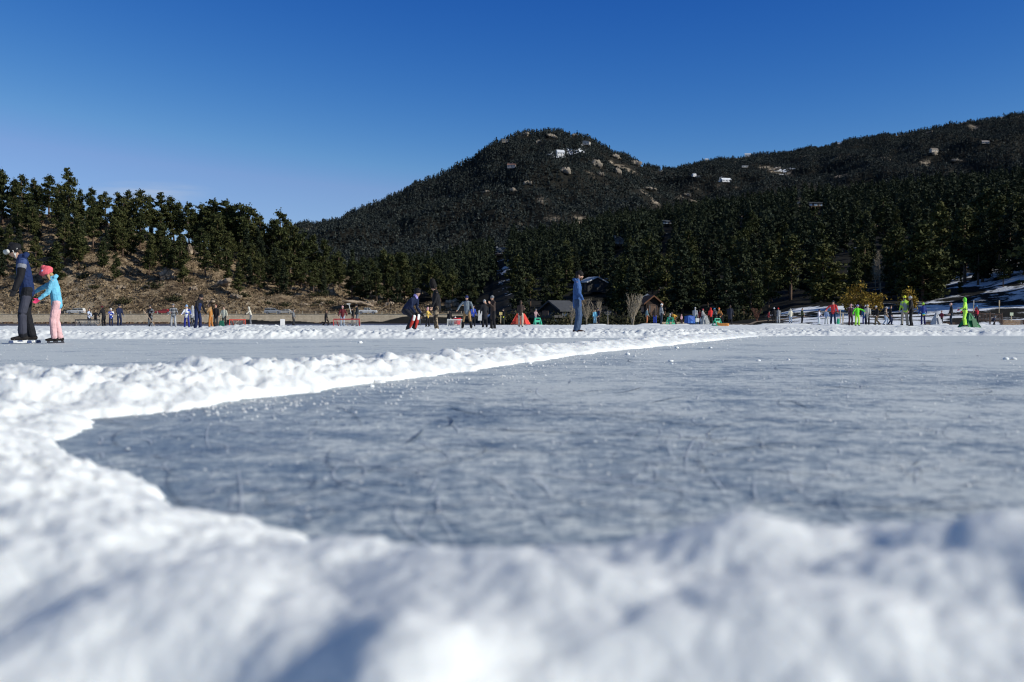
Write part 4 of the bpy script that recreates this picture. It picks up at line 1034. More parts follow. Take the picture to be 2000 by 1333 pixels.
# dry grass tufts and brush on the left hill
n = 26000
pxs = rng.uniform(-60, 950, n); ys = 272+12+rng.rand(n)**1.2*74; xs = (pxs-1000)/F*ys
zs = rocky_hill(xs, ys); dn = fbm(xs*.09, ys*.09, 3, 68); k = dn > -0.35
cen = np.stack([xs, ys, zs+.12], -1)[k]
V, Fs = tris_cloud(cen, np.full(len(cen), .30), rng)
tag(obj('dry_grass', mesh_np('dry_grass', V, Fs), M_GRASS), 'tufts of tan dry grass over the left hillside', 'grass', kind='stuff')
n = 5200
pxs = rng.uniform(-60, 950, n); ys = 286+rng.rand(n)**1.3*72; xs = (pxs-1000)/F*ys; zs = rocky_hill(xs, ys)
cen = (np.stack([xs, ys, zs+.2], -1)[:, None, :]+rng.normal(size=(n, 4, 3))*np.array([.35, .35, .18])).reshape(-1, 3)
V, Fs = tris_cloud(cen, np.full(len(cen), .26), rng)
M_TWIG = leaf_mat('brush_twigs', (.03, .022, .015), (.07, .048, .03), (.14, .095, .055), .2)
tag(obj('dry_brush', mesh_np('dry_brush', V, Fs), M_TWIG), 'low dark leafless brush scattered over the left hillside', 'brush', kind='stuff')
shr = []
for i in range(3):
    c = np.random.RandomState(400+i); m_ = 260
    q = c.normal(size=(m_, 3))*np.array([.55, .55, .38]); q[:, 2] = np.abs(q[:, 2])
    V, Fs = tris_cloud(q, np.full(m_, .16), c); me = mesh_np('shrub', V, Fs); me.materials.append(M_SHRUB); shr.append(me)
for i in range(46):
    px = random.uniform(-20, 930); y = random.uniform(286, 330); x = PX(px, y); z = float(rocky_hill(np.array([x]), np.array([y]))[0])
    o = obj('shrub', shr[i % 3]); o.location = (x, y, z-.1); s = random.uniform(.9, 2.0); o.scale = (s*1.2, s, s)
    tag(o, 'low dark shrub on the dry lower slope above the road', 'shrub', 'shrubs above the road')
for (px, py, wpx, hpx, lab) in [(440,560,40,17,'rocky tan slab face low on the left hill under the pines'),(462,585,26,12,'broken tan rocks right below the slab face'),(545,560,26,18,'pale boulder pile below the skyline dip'),(380,500,26,26,'pale rock rib high on the left slope'),(330,545,30,22,'stony patch in the middle of the left slope'),(250,462,22,20,'pale cliff under the skyline pines'),
    (873,590,52,38,'sunlit tan cliff at the end of the spur'),(800,575,40,24,'pale rock face left of the fur hatted man'),(780,590,34,16,'tan boulders above the road left of the crouching skater'),(720,580,34,14,'low pale rocks above the white pickup'),(640,575,30,16,'rocks among the pines of the spur'),(700,598,60,10,'yellowish road cut above the stone wall'),(890,604,40,20,'lower part of the sunlit cliff at the water'),(118,455,26,12,'pale boulders near the left hill top')]:
    x, y, z = land(px, py, rocky_hill, 285, 380, .5); k = y/F
    rock('rock_outcrop', x, y, z+hpx*k*.25, wpx*k*.55, wpx*k*.35, hpx*k*.72, M_ROCK, lab, 'rock outcrop')
for i in range(120):
    px = random.uniform(-20, 900); y = 287+63*random.random()**1.4; x = PX(px, y); z = float(rocky_hill(np.array([x]), np.array([y]))[0]); s = .35+1.1*random.random()**2
    rock('boulder', x, y, z+s*.2, s*1.2, s, s*.8, M_ROCK, 'tan boulder half buried in the left hillside', 'boulder', 'boulders on the left hillside')

for i in range(44):
    px = random.uniform(985, 1475); y = random.uniform(139, 150)+(6 if px < 1060 else 0); x = PX(px, y); z = max(0.05, float(forested_hill(np.array([x]), np.array([y]))[0]))
    o = obj('shrub', shr[i % 3]); o.location = (x, y, z-.05); s = random.uniform(.8, 1.7); o.scale = (s*1.1, s, s*1.1); o.rotation_euler.z = random.random()*6
    tag(o, 'dark leafless shrub on the shore behind the far edge of the ice', 'shrub', 'shrubs along the far shore')
# ------------------------------------------------------------------ bare trees, golden bush
def bare_tree(px, ptop, pbase, y, label, name='bare_tree', m=M_PALEBARK, seed=1, spread=.5, stems=6, group=None, thick=1.0):
    rr = random.Random(seed); x = PX(px, y); z = max(0.0, float(forested_hill(np.array([x]), np.array([y]))[0])); H = PZ(ptop, y)-z
    tr = MB(); tw = MB()
    for s in range(stems):
        a = rr.random()*6.283; out = spread*rr.uniform(.4, 1.0)*H
        pts = [Vector((0, 0, -.1))]
        for k in range(1, 7):
            t = k/6; pts.append(Vector((math.cos(a)*out*t**1.15+rr.gauss(0, .02)*H, math.sin(a)*out*t**1.15+rr.gauss(0, .02)*H, H*(t**.85)*rr.uniform(.93, 1.0))))
        tr.tube(pts, [max(.03, (.11-.095*k/6)*H/6*thick) for k in range(7)], 5)
        for k in range(26):
            i = rr.randint(1, 5); u = rr.random(); o = pts[i].lerp(pts[i+1], u); b = a+rr.gauss(0, 1.1); L = H*rr.uniform(.12, .34)*(1.1-i/8)
            e = o+Vector((math.cos(b)*L*.55, math.sin(b)*L*.55, L*.8)); mid = o.lerp(e, .5)+Vector((0, 0, -.04*H))
            tw.tube([o, mid, e], [.030*thick*H/6, .022*thick*H/6, .012*H/6], 4)
            for q in range(3):
                e2 = mid.lerp(e, rr.random()); tw.tube([e2, e2+Vector((rr.gauss(0, .5), rr.gauss(0, .5), rr.uniform(.5, 1)))*L*.45], [.016*H/6, .008*H/6], 3)
    r = empty(name, (x, y, z)); tag(r, label, 'tree', group)
    tr.build('trunk', m, r); tw.build('branches', m, r)
    return r
bare_tree(1236, 577, 632, 122, 'large pale bare tree with a fan of branches left of the wooden cabin', seed=3, spread=.55, stems=8)
bare_tree(1146, 585, 632, 126, 'pale bare tree just right of the bearded man', seed=5, spread=.30, stems=5)
bare_tree(1165, 588, 632, 128, 'pale bare tree left of the utility pole', seed=6, spread=.26, stems=4)
bare_tree(1116, 598, 632, 126, 'small bare tree in front of the dark barn', seed=8, spread=.45, stems=4)
M_RUST = simple('reddish_twigs', (0.16, 0.075, 0.05), .9, .3, 3)
bare_tree(1478, 603, 628, 128, 'reddish brown leafless shrub by the start of the ramp', 'bare_shrub', M_RUST, 9, .5, 9)
bare_tree(1720, 494, 600, 190, 'pale dead tree with a bare top among the pines', seed=12, spread=.10, stems=2, thick=.7)
bare_tree(1709, 508, 600, 194, 'thin dead tree left of the pale dead top', seed=13, spread=.12, stems=2, thick=.6)
def golden_bush(px, ptop, y, w, label):
    x = PX(px, y); z = float(forested_hill(np.array([x]), np.array([y]))[0]); H = PZ(ptop, y)-z
    rg = np.random.RandomState(9); cen = []
    tr = MB()
    for k in range(34):
        a = rg.rand()*6.283; f = rg.rand()**.6; e = Vector((math.cos(a)*w*f, math.sin(a)*w*f*.8, H*(.25+.72*rg.rand()*(1.05-f**2*.65))))
        tr.tube([(0, 0, -.1), e*.5+Vector((0, 0, .2)), e], [.09, .05, .02], 4)
        cen.append(np.array(e)+rg.normal(size=(60, 3))*np.array([.36, .36, .30]))
    r = empty('golden_bush', (x, y, z)); tag(r, label, 'bush')
    tr.build('trunk', M_BARK, r)
    V, Fs = tris_cloud(np.concatenate(cen), np.full(34*60, .17), rg); obj('crown', mesh_np('crown', V, Fs), M_WILLOW, r)
golden_bush(1684, 557, 133, 2.7, 'golden yellow leafed bush in front of the pines')
golden_bush(1774, 568, 136, .5, 'small orange leafed bush behind the lime vest')

# ------------------------------------------------------------------ stone wall, road, railing, cars on the left
def stone_mat():
    m, t, p = new_mat('stone_blocks'); n = N(t)
    co = n.coord((1, 1, 1), (R(90), 0, 0))
    b = n.node('ShaderNodeTexBrick'); n.link(co, b.inputs['Vector'])
    b.inputs['Scale'].default_value = 1.0; b.inputs['Brick Width'].default_value = .85; b.inputs['Row Height'].default_value = .38; b.inputs['Mortar Size'].default_value = .035
    b.inputs['Color1'].default_value = (.70, .58, .41, 1); b.inputs['Color2'].default_value = (.52, .43, .30, 1); b.inputs['Mortar'].default_value = (.16, .12, .08, 1)
    f = n.noise(n.coord(), .9, 6, .7)
    n.link(n.mix(.55, b.outputs[0], n.ramp(f, [(.3, (.38, .30, .20)), (.7, (.78, .67, .50))])), p.inputs['Base Color'])
    p.inputs['Roughness'].default_value = .95; n.link(n.bump(b.outputs['Fac'], .6, -.05), p.inputs['Normal'])
    return m
M_STONE = stone_mat()
M_METAL = simple('weathered_metal', (.22, .20, .17), .55, .3, 6, .1, metal=.4)
wall = empty('stone_wall', (PX(455, 270), 270, 0)); tag(wall, 'long tan stone retaining wall along the far left shore below the road', 'stone wall')
L0, L1 = PX(-160, 270)-PX(455, 270), PX(968, 270)-PX(455, 270)
wb = MB(); wb.prism([(-.15, .25), (.55, .25), (.55, 2.5), (.12, 2.5)], L0, L1); wb.build('wall', M_STONE, wall)
cp = MB()
xx = L0
while xx < L1:
    wdt = random.uniform(1.1, 1.6); cp.box((xx+wdt/2, .32, 2.575), (wdt-.04, .62, .15), random.gauss(0, .01)); xx += wdt
cp.build('coping', simple('coping_stone', (.58, .50, .36), .95, .3, .8), wall)
ft = MB()
for k in range(300):
    s = random.uniform(.3, .8); ft.box((random.uniform(L0, L1+3), random.uniform(-1.9, -.2), .12+s*.15), (s*1.4, s, s*.7), random.random()*3, .35)
ft.build('rubble_footing', rock_mat('shore_rubble', (.045, .03, .022), (.14, .085, .055), (.32, .24, .16), 1.2), wall)
road = MB(); road.box((PX(400, 278), 278, ROAD_Z+.015), (190, 8.5, .05)); tag(road.build('road', simple('asphalt', (.06, .058, .055), .9, .3, 2)), kind='structure')
rail = empty('road_railing', (PX(455, 271.2), 271.2, 2.5)); tag(rail, 'thin wooden post and wire railing on top of the stone wall', 'railing')
M_POST = simple('pale_post', (.50, .44, .34), .9, .3, 4)
x = L0
while x < L1:
    pb = MB(); pb.box((x, 0, .42), (.16, .16, .95), random.gauss(0, .2), .12); pb.build('post', M_POST, rail); x += 3.6
rb = MB()
for z in (.45, .78): rb.tube([(L0, 0, z), (L1, 0, z)], .03, 5)
rb.build('rails', M_METAL, rail)

M_GLASS = simple('car_glass', (.012, .014, .018), .08, .1, 2, 0, spec=.8)
M_TYRE = simple('tyre_rubber', (.015, .015, .016), .9, .2, 8)
M_RIM = simple('wheel_rim', (.45, .45, .46), .35, .1, 8, 0, metal=.8)
M_LAMP = simple('headlight_lens', (.7, .72, .72), .15, .1, 8, 0)
M_TAIL = simple('tail_light', (.45, .02, .02), .25, .1, 8, 0)
def car(px, y, kind, col, face, label):
    """body profile along local X (front = +X), cabin, glass, wheels, lights"""
    paint = simple('car_paint', col, .3, .06, 2, 0, spec=.6)
    r = empty('parked_car', (PX(px, y), y, ROAD_Z+.05), 0 if face > 0 else math.pi); tag(r, label, 'car', 'cars on the road above the stone wall')
    if kind == 'suv': lower = [(-2.35,.35),(2.3,.35),(2.38,.7),(2.25,.98),(1.15,1.08),(-2.35,1.08),(-2.42,.7)]; cab = [(1.15,1.07),(.45,1.66),(-2.15,1.68),(-2.36,1.07)]
    elif kind == 'pickup': lower = [(-2.7,.42),(2.6,.42),(2.68,.8),(2.5,1.08),(1.2,1.14),(-2.7,1.12),(-2.75,.7)]; cab = [(1.2,1.13),(.55,1.74),(-.75,1.76),(-.95,1.13)]
    else: lower = [(-2.2,.3),(2.2,.3),(2.28,.6),(2.05,.85),(1.0,.93),(-1.7,.95),(-2.25,.85),(-2.3,.6)]; cab = [(1.0,.92),(.25,1.38),(-1.05,1.40),(-1.7,.94)]
    b = MB(); b.prism(lower, -.88, .88, 'Y'); b.prism([(cx, cz) for cx, cz in cab], -.76, .76, 'Y')
    b.build('body', paint, r, bevel=.06)
    zc = cab[0][1]; zt = cab[1][1]
    def lerp(p, q, t): return (p[0]+(q[0]-p[0])*t, p[1]+(q[1]-p[1])*t)
    A, B_, C_, D = cab
    for s in (-1, 1):
        g = MB(); f0 = lerp(A, B_, .15); f1 = lerp(A, B_, .86); r1 = lerp(D, C_, .86); r0 = lerp(D, C_, .15)
        mid0 = (f0[0]*.5+r0[0]*.5, f0[1]); mid1 = (mid0[0], f1[1])
        for q in ([(f0[0]-.08, f0[1]), (mid0[0]+.06, mid0[1]), (mid1[0]+.06, mid1[1]), (f1[0]-.05, f1[1])], [(mid0[0]-.06, mid0[1]), (r0[0]+.1, r0[1]), (r1[0]+.1, r1[1]), (mid1[0]-.06, mid1[1])]):
            n = len(q); g.poly([(u, s*.745, v) for u, v in q]+[(u, s*.772, v) for u, v in q], [(0,1,2,3), (7,6,5,4)]+[(k, (k+1)%4, 4+(k+1)%4, 4+k) for k in range(4)])
        g.build('side_window', M_GLASS, r)
    ws = MB(); f0 = lerp(A, B_, .12); f1 = lerp(A, B_, .9)
    ws.poly([(f0[0]+.03, -.66, f0[1]), (f0[0]+.03, .66, f0[1]), (f1[0]+.03, .6, f1[1]), (f1[0]+.03, -.6, f1[1]), (f0[0]-.03, -.66, f0[1]), (f0[0]-.03, .66, f0[1]), (f1[0]-.03, .6, f1[1]), (f1[0]-.03, -.6, f1[1])], [(0,1,2,3), (7,6,5,4), (0,4,5,1), (1,5,6,2), (2,6,7,3), (3,7,4,0)])
    ws.build('windscreen', M_GLASS, r)
    wx = {'suv': 1.45, 'pickup': 1.7, 'sedan': 1.35}[kind]; wr = {'suv': .37, 'pickup': .40, 'sedan': .33}[kind]
    for cx in (-wx, wx):
        for s in (-1, 1):
            wm = MB(); wm.tube([(cx, s*.72, wr), (cx, s*.92, wr)], wr, 18); wo = wm.build('wheel', M_TYRE, r, bevel=.03)
            rm = MB(); rm.tube([(cx, s*.90, wr), (cx, s*.935, wr)], wr*.62, 12); rm.build('rim', M_RIM, wo)
    for s in (-1, 1):
        hl = MB(); hl.box((lower[2][0]-.05, s*.62, .72), (.16, .32, .16)); hl.build('headlight', M_LAMP, r)
        tl = MB(); tl.box((lower[-1][0]+.06, s*.70, .8), (.14, .22, .24)); tl.build('tail_light', M_TAIL, r)
car(149, 277.5, 'suv', (.70, .70, .68), -1, 'white estate car parked above the stone wall, roof rails and dark windows')
car(130, 281.6, 'sedan', (.02, .02, .022), -1, 'black low car half hidden behind the white estate car')
car(320, 277.5, 'sedan', (.45, .02, .03), -1, 'red car above the stone wall, the only red one')
car(534, 277.5, 'suv', (.38, .40, .42), 1, 'silver grey car above the wall left of the white panel')
car(557, 277.7, 'sedan', (.52, .50, .46), -1, 'pale beige low car right behind the silver grey car')
car(718, 277.5, 'pickup', (.74, .74, .72), 1, 'white pickup truck on the road above the wall')

# ------------------------------------------------------------------ houses on the slopes and the buildings by the shore
M_SNOWROOF = simple('roof_snow', (.80, .82, .85), .7, .06, 2, .2, .05)
M_WIN = simple('house_window', (.05, .07, .10), .08, .2, 2, 0, spec=.7)
M_WINBLUE = simple('pale_blue_window', (.22, .34, .46), .1, .2, 2, 0, spec=.7)
def house(x, y, z, w, d, hw, hr, yaw, wc, rc, label, gable='side', chim=1, nwin=3, win=None, name='house', cat='house', eave=.5, deck=False, frame=(.6, .6, .58)):
    r = empty(name, (x, y, z-.5), yaw); tag(r, label, cat)
    wm = simple('house_wall', wc, .85, .15, 1.2, .2, .03); rm = simple('house_roof', rc, .85, .2, 1.5, .2, .03)
    b = MB(); b.box((0, 0, (hw+.5)/2), (w, d, hw+.5))
    zt = hw+.5
    if hr > .8:
        if gable == 'side': b.prism([(-d/2, zt), (d/2, zt), (0, zt+hr)], -w/2+.01, w/2-.01, 'X')
        else: b.prism([(-w/2, zt), (w/2, zt), (0, zt+hr)], -d/2+.01, d/2-.01, 'Y')
    b.build('wall', wm, r)
    t = .22; ro = MB()
    if hr > .8:
        hl = (d if gable == 'side' else w)/2+eave; sl = hr/((d if gable == 'side' else w)/2); zz = zt-eave*sl
        prof = [(-hl, zz+.02), (0, zt+hr+.02), (hl, zz+.02), (hl, zz+t+.05), (0, zt+hr+t+.05), (-hl, zz+t+.05)]
        ln = (w if gable == 'side' else d)/2+eave
        ro.prism(prof, -ln, ln, 'X' if gable == 'side' else 'Y')
    else: ro.box((0, 0, zt+.18), (w+1.0, d+1.0, .36))
    rf = ro.build('roof', rm, r)
    for k in range(chim):
        c = MB(); cx = -w*.3+k*w*.33; c.box((cx, .1, zt+hr*.7+.5), (.8, .8, 1.9)); c.box((cx, .1, zt+hr*.7+1.5), (1.0, 1.0, .15)); c.build('chimney', wm, rf)
    for k in range(nwin):
        cx = -w/2+w*(k+.5)/nwin; ww = min(1.7, w/nwin*.55); wh = min(1.5, hw*.45)
        f = MB()
        for sx, sz, lx, lz in ((0, wh/2+.06, ww+.24, .12), (0, -wh/2-.06, ww+.24, .12), (-ww/2-.06, 0, .12, wh), (ww/2+.06, 0, .12, wh)): f.box((cx+sx, -d/2-.04, .5+hw*.58+sz), (lx, .10, lz))
        fo = f.build('window', simple('window_frame', frame, .6, .1, 3, 0), r)
        pn = MB(); pn.box((cx, -d/2-.01, .5+hw*.58), (ww, .04, wh)); pn.build('pane', win or M_WIN, fo)
    for s in (-1, 1):
        sw = MB(); sw.box((s*(w/2+.01), 0, .5+hw*.58), (.05, min(1.6, d*.4), min(1.4, hw*.42))); sw.build('side_window', win or M_WIN, r)
    dr = MB(); dr.box((w*.5-1.1 if nwin < 3 else 0.9, -d/2-.02, .5+1.0), (.95, .06, 2.0)); dr.build('door', simple('house_door', (.15, .09, .06), .6, .2, 3, 0), r)
    if deck:
        dk = MB(); dk.box((0, -d/2-1.4, .5+hw*.1), (w*.9, 2.6, .2))
        for k in range(5): dk.box((-w*.42+w*.21*k, -d/2-2.6, .1), (.2, .2, 1.6))
        dk.build('deck', simple('deck_boards', (.25, .17, .11), .85, .3, 3), r)
    return r
for (px, py, tr_, wpx, whp, rhp, wc, rc, yaw, lab) in HOUSES:
    x, y, z = land(px, py, mountain, 900, 2700) if tr_ == 'm' else land(px, py, forested_hill, 240, 900)
    k = y/F*(.82 if tr_ == 'm' else .9)
    house(x, y, z, wpx*k, wpx*k*.6, whp*k*.8, rhp*k*1.1 if rhp > 2 else .3, R(yaw), wc, rc, lab, 'front' if 'gable' in lab or 'steep' in lab else 'side', 2 if 'chimneys' in lab else 1 if rhp > 3 else 0, 4 if wpx > 24 else 3 if wpx > 15 else 2, M_WINBLUE if 'blu' in lab else None, deck=(tr_ == 'f'))
def on_shore(px, y): x = PX(px, y); return x, y, max(0.02, float(forested_hill(np.array([x]), np.array([y]))[0]))
x, y, z = on_shore(1092, 150); house(x, y, z, 3.3, 4.4, 1.9, 1.2, R(38), (.018, .018, .02), (.06, .063, .07), 'dark barn with a grey roof and a lit gable end behind the bearded man', 'side', 0, 2, name='barn', cat='barn', frame=(.10,.10,.10))
x, y, z = on_shore(1068, 143); house(x, y, z, 3.0, 3.0, 1.0, .8, R(-25), (.03, .027, .025), (.06, .058, .056), 'low dark shed left of the dark barn', 'side', 0, 1, name='shed', cat='shed', frame=(.06,.06,.06))
x, y, z = on_shore(1268, 158); house(x, y, z+.7, 2.3, 3.0, 2.3, .9, R(14), (.03, .02, .016), (.15, .07, .038), 'wooden cabin with an orange brown gable behind the bare tree', 'front', 0, 1, name='cabin', cat='cabin', frame=(.12,.07,.05))
x, y, z = on_shore(1271, 176); house(x, y+4, z+1.4, 2.4, 3.0, 2.2, .9, R(80), (.08, .06, .05), (.72, .75, .80), 'house with a snow covered roof above the wooden cabin', 'side', 0, 1)
x, y, z = land(1158, 575, forested_hill, 180, 500); house(x, y, z+.8, 4.0, 6, 2.2, 1.3, R(-62), (.03, .03, .03), (.5, .52, .55), 'dark chalet with a white snow edged roof right of the bearded man', 'side', 0, 2, name='chalet', cat='house', frame=(.05,.05,.05))
x, y, z = on_shore(1930, 232); house(x, y, z+.4, 4, 5, 3.0, 1.2, R(10), (.06, .05, .045), (.15, .15, .16), 'dark house with a tall pale blue window at the right', 'side', 0, 2, M_WINBLUE)
x, y, z = on_shore(1998, 214); house(x, y, z+1.4, 4, 5, 2.6, 1.6, R(15), (.05, .05, .055), (.75, .78, .84), 'house with a thick snowy roof cut by the right edge', 'side', 0, 2)

# shoreline things
M_WOOD = simple('weathered_wood', (.26, .175, .11), .9, .35, 3, .3, .02)
M_DARKWOOD = simple('dark_wood', (.085, .055, .042), .9, .3, 3, .3, .02)
M_PALEWOOD = simple('pale_wood', (.50, .40, .26), .9, .25, 3, .2, .02)
pl = empty('utility_pole', (*on_shore(1187, 124)[:2], .05)); tag(pl, 'grey utility pole with two crossarms right of the bare trees', 'pole')
b = MB(); b.tube([(0, 0, 0), (0, 0, 1.70)], [.085, .065], 8); b.build('pole', M_PALEBARK, pl)
for z, wdt in ((1.50, .85), (1.30, .55)):
    b = MB(); b.box((0, -.09, z), (wdt, .08, .08)); b.build('crossarm', M_PALEBARK, pl)
    for s in (-.42, 0, .42): b2 = MB(); b2.tube([(s*wdt, -.09, z+.04), (s*wdt, -.09, z+.13)], .025, 6); b2.build('insulator', simple('insulator', (.4, .4, .42), .3, .1, 3, 0), pl)
def shore_wall(px0, px1, y, z0, z1, th, m, label, name, cat):
    o = empty(name, (PX((px0+px1)/2, y), y, 0)); tag(o, label, cat)
    L = PX(px1, y)-PX(px0, y); n = max(2, int((z1-z0)/.18)); b = MB()
    for k in range(n):
        h = (z1-z0)/n; b.box((random.gauss(0, .02), random.gauss(0, .02), z0+h*(k+.5)), (L+random.gauss(0, .1), th, h*.93))
    b.build('planks', m, o); p = MB(); k = -L/2
    while k <= L/2: p.box((k, -th/2-.05, (z0+z1)/2), (.14, .12, z1-z0+.1)); k += 2.4
    p.build('posts', M_DARKWOOD, o)
shore_wall(1290, 1340, 112, 0, .42, .3, M_PALEWOOD, 'low pale plank barrier left of the blue shelter', 'plank_barrier', 'barrier')
shore_wall(1805, 1900, 111, 0, .36, .35, M_DARKWOOD, 'dark low wooden edging behind the neon suit', 'wooden_edging', 'edging')
shore_wall(1955, 2060, 111.5, .02, .62, .5, M_WOOD, 'brown log edging with snow on top at the right edge', 'log_edging', 'edging')
def path(pts, wd, m, name):
    V = []; Fs = []
    for i, (px, y) in enumerate(pts):
        x, _, z = on_shore(px, y)
        V += [(x, y-wd/2, z+.10), (x, y+wd/2, z+.16)]
        if i: Fs.append((2*i-2, 2*i, 2*i+1, 2*i-1))
    me = bpy.data.meshes.new(name); me.from_pydata(V, [], Fs); me.update(); tag(obj(name, me, m), kind='structure')
path([(1405+12*k, 121+k*.9+.8*math.sin(k)) for k in range(28)], 1.5, simple('packed_dirt_path', (.30, .225, .15), .95, .3, .6), 'path')
fn = empty('picket_fence', (PX(1922, 110.5), 110.5, .45)); tag(fn, 'dark wooden picket fence sloping down at the right shore', 'fence')
L = PX(1955, 110.5)-PX(1885, 110.5); b = MB()
for k in range(26): u = k/25; b.box((-L/2+L*u, 0, .62-.25*u), (.05, .04, .95))
b.build('pickets', M_DARKWOOD, fn)
b = MB(); b.tube([(-L/2, 0, 1.02), (L/2, 0, .77)], .05, 6); b.tube([(-L/2, 0, .3), (L/2, 0, .05)], .04, 6); b.build('rails', M_DARKWOOD, fn)
for k in range(4): u = k/3; b = MB(); b.box((-L/2+L*u, .03, .55-.25*u), (.11, .11, 1.35)); b.build('post', M_DARKWOOD, fn)
def post_sign(px, ptop, pbase, d, wpx, hpx, m, label, pm=None):
    k = d/F; z0 = max(0, CAM_H-(pbase-YH)*k); o = empty('sign_post', (PX(px, d), d, z0)); tag(o, label, 'sign')
    h = (pbase-ptop)*k
    b = MB(); b.box((0, 0, h*.48), (.07, .07, h*.96)); b.build('post', pm or M_PALEWOOD, o)
    b = MB(); b.box((0, -.055, h-hpx*k/2), (wpx*k, .03, hpx*k)); b.build('sign_board', m, o, bevel=.01)
M_PALEGREEN = simple('pale_green_board', (.55, .60, .42), .6, .1, 5, 0)
post_sign(1975, 611, 628, 96, 6.5, 6, M_PALEGREEN, 'small pale green board on a post near the right edge')
post_sign(978, 610, 632, 100, 6, 6, simple('yellow_board', (.62, .48, .18), .6, .2, 5, 0), 'small yellow board on a post between the brown coat and the red shelter')
post_sign(1641, 598, 632, 104, 12, 7, simple('white_board', (.72, .73, .72), .5, .1, 5, 0), 'white rectangular sign board above the green bag')
post_sign(1646, 613, 634, 92, 2.5, 14, M_PALEWOOD, 'narrow tan marker post right of the green bag')
post_sign(1951, 587, 612, 120, 2, 12, M_PALEWOOD, 'thin tan post standing behind the fence')
post_sign(1901, 587, 612, 121, 2, 9, simple('grey_marker', (.4, .4, .4), .7, .1, 3, 0), 'thin grey post behind the neon suit')

# ------------------------------------------------------------------ things out on the ice
def gz(px, pf, d): return max(0.0, CAM_H-(pf-YH)*d/F)
def net_mat():
    m, t, p = new_mat('goal_netting')
    p.inputs['Base Color'].default_value = (.62, .60, .55, 1); p.inputs['Roughness'].default_value = .9
    return m
M_NET = net_mat()
def goal(px, d, wpx, hpx, pf, col, yaw, label):
    k = d/F; w_, h_ = wpx*k, hpx*k; dp = .75
    o = empty('hockey_goal', (PX(px, d), d, gz(px, pf, d)), yaw); tag(o, label, 'goal')
    m = simple('goal_pipe', col, .4, .15, 5, 0); f = MB(); rr = .05
    f.tube([(-w_/2, 0, 0), (-w_/2, 0, h_), (w_/2, 0, h_), (w_/2, 0, 0)], rr, 8); f.build('frame', m, o)
    f = MB(); f.tube([(-w_/2, 0, .03), (-w_/2+.2, dp, .03), (w_/2-.2, dp, .03), (w_/2, 0, .03)], .035, 6)
    for s in (-1, 1): f.tube([(s*w_/2, 0, h_), (s*(w_/2-.15), dp*.45, h_*.9), (s*(w_/2-.2), dp, .03)], .03, 6)
    f.build('base_frame', m, o)
    n = MB(); st = .075
    def P_(u, v):       # back sheet, from crossbar to back bar
        return Vector((-w_/2+.08+(w_-.16)*u*(1)+0, .12+(dp-.12)*v**.8, h_*(1-v)**.7*.97+.02))
    nu, nv = int(w_/st), int(h_*1.2/st)
    for i in range(nu+1): n.tube([P_(i/nu, j/8) for j in range(9)], .007, 3, False)
    for j in range(nv+1): n.tube([P_(0, j/nv), P_(1, j/nv)], .007, 3, False)
    for s in (-1, 1):
        for j in range(1, nv): n.tube([(s*w_/2, 0, h_*(1-j/nv)), (s*(w_/2-.1), .12+(dp-.12)*(j/nv)**.8, h_*(1-j/nv)**.7*.97)], .007, 3, False)
    n.build('net', M_NET, o)
goal(171, 84, 48, 13.5, 640, (.03, .03, .035), 0, 'hockey goal with a black frame and white net at the far left')
goal(464, 70, 30, 14, 639, (.62, .10, .06), .15, 'hockey goal with a thin red frame on the snow mound')
goal(677, 78, 52, 15.5, 640, (.50, .05, .05), -.1, 'hockey goal with a red frame, maroon jacketed woman in front')
goal(890, 74, 33, 15, 640, (.55, .55, .52), .2, 'hockey goal with a pale frame next to the red tub')
p_ = empty('display_board', (PX(552, 90), 90, .02), .25); tag(p_, 'blank white panel standing upright on the snow', 'panel')
b = MB(); b.box((0, 0, .32), (.42, .05, .66), 0, 0, -.15); b.build('board', simple('white_panel', (.82, .82, .80), .5, .05, 5, 0), p_, bevel=.01)
b = MB(); b.box((0, .16, .27), (.05, .05, .56), 0, 0, .3); b.build('prop', M_PALEWOOD, p_)
M_PLASTIC = {}
def plastic(col):
    if col not in M_PLASTIC: M_PLASTIC[col] = simple('moulded_plastic', col, .4, .08, 3, .05)
    return M_PLASTIC[col]
def skate_aid(px, d, pf, hpx, yaw, col, label):
    k = d/F; h = hpx*k; o = empty('skating_frame', (PX(px, d), d, gz(px, pf, d)), yaw); tag(o, label, 'skating frame', 'green skating frames')
    m = plastic(col); w_ = h*.95
    for s in (-1, 1):
        b = MB(); b.tube([(s*w_/2, -h*.5, .05), (s*w_*.42, 0, h), (s*w_/2, h*.5, .05)], .055*h/.7, 8); b.tube([(s*w_/2, -h*.6, .05), (s*w_/2, h*.6, .05)], .05*h/.7, 8); b.build('side_frame', m, o)
    b = MB(); b.tube([(-w_*.42, 0, h), (w_*.42, 0, h)], .055*h/.7, 8); b.build('handle', m, o)
    b = MB(); b.box((0, -h*.18, h*.55), (w_*.86, .05, h*.32), 0, .05, -.2); b.build('front_panel', m, o)
skate_aid(1050, 80, 635, 13, .3, (.06, .50, .30), 'green skating frame held by the child in dusty pink')
skate_aid(1309, 84, 634, 13, -.5, (.02, .36, .18), 'green skating frame in front of the mustard jacket')
skate_aid(1401, 80, 637, 14, .4, (.02, .36, .20), 'green skating frame behind the orange sled')
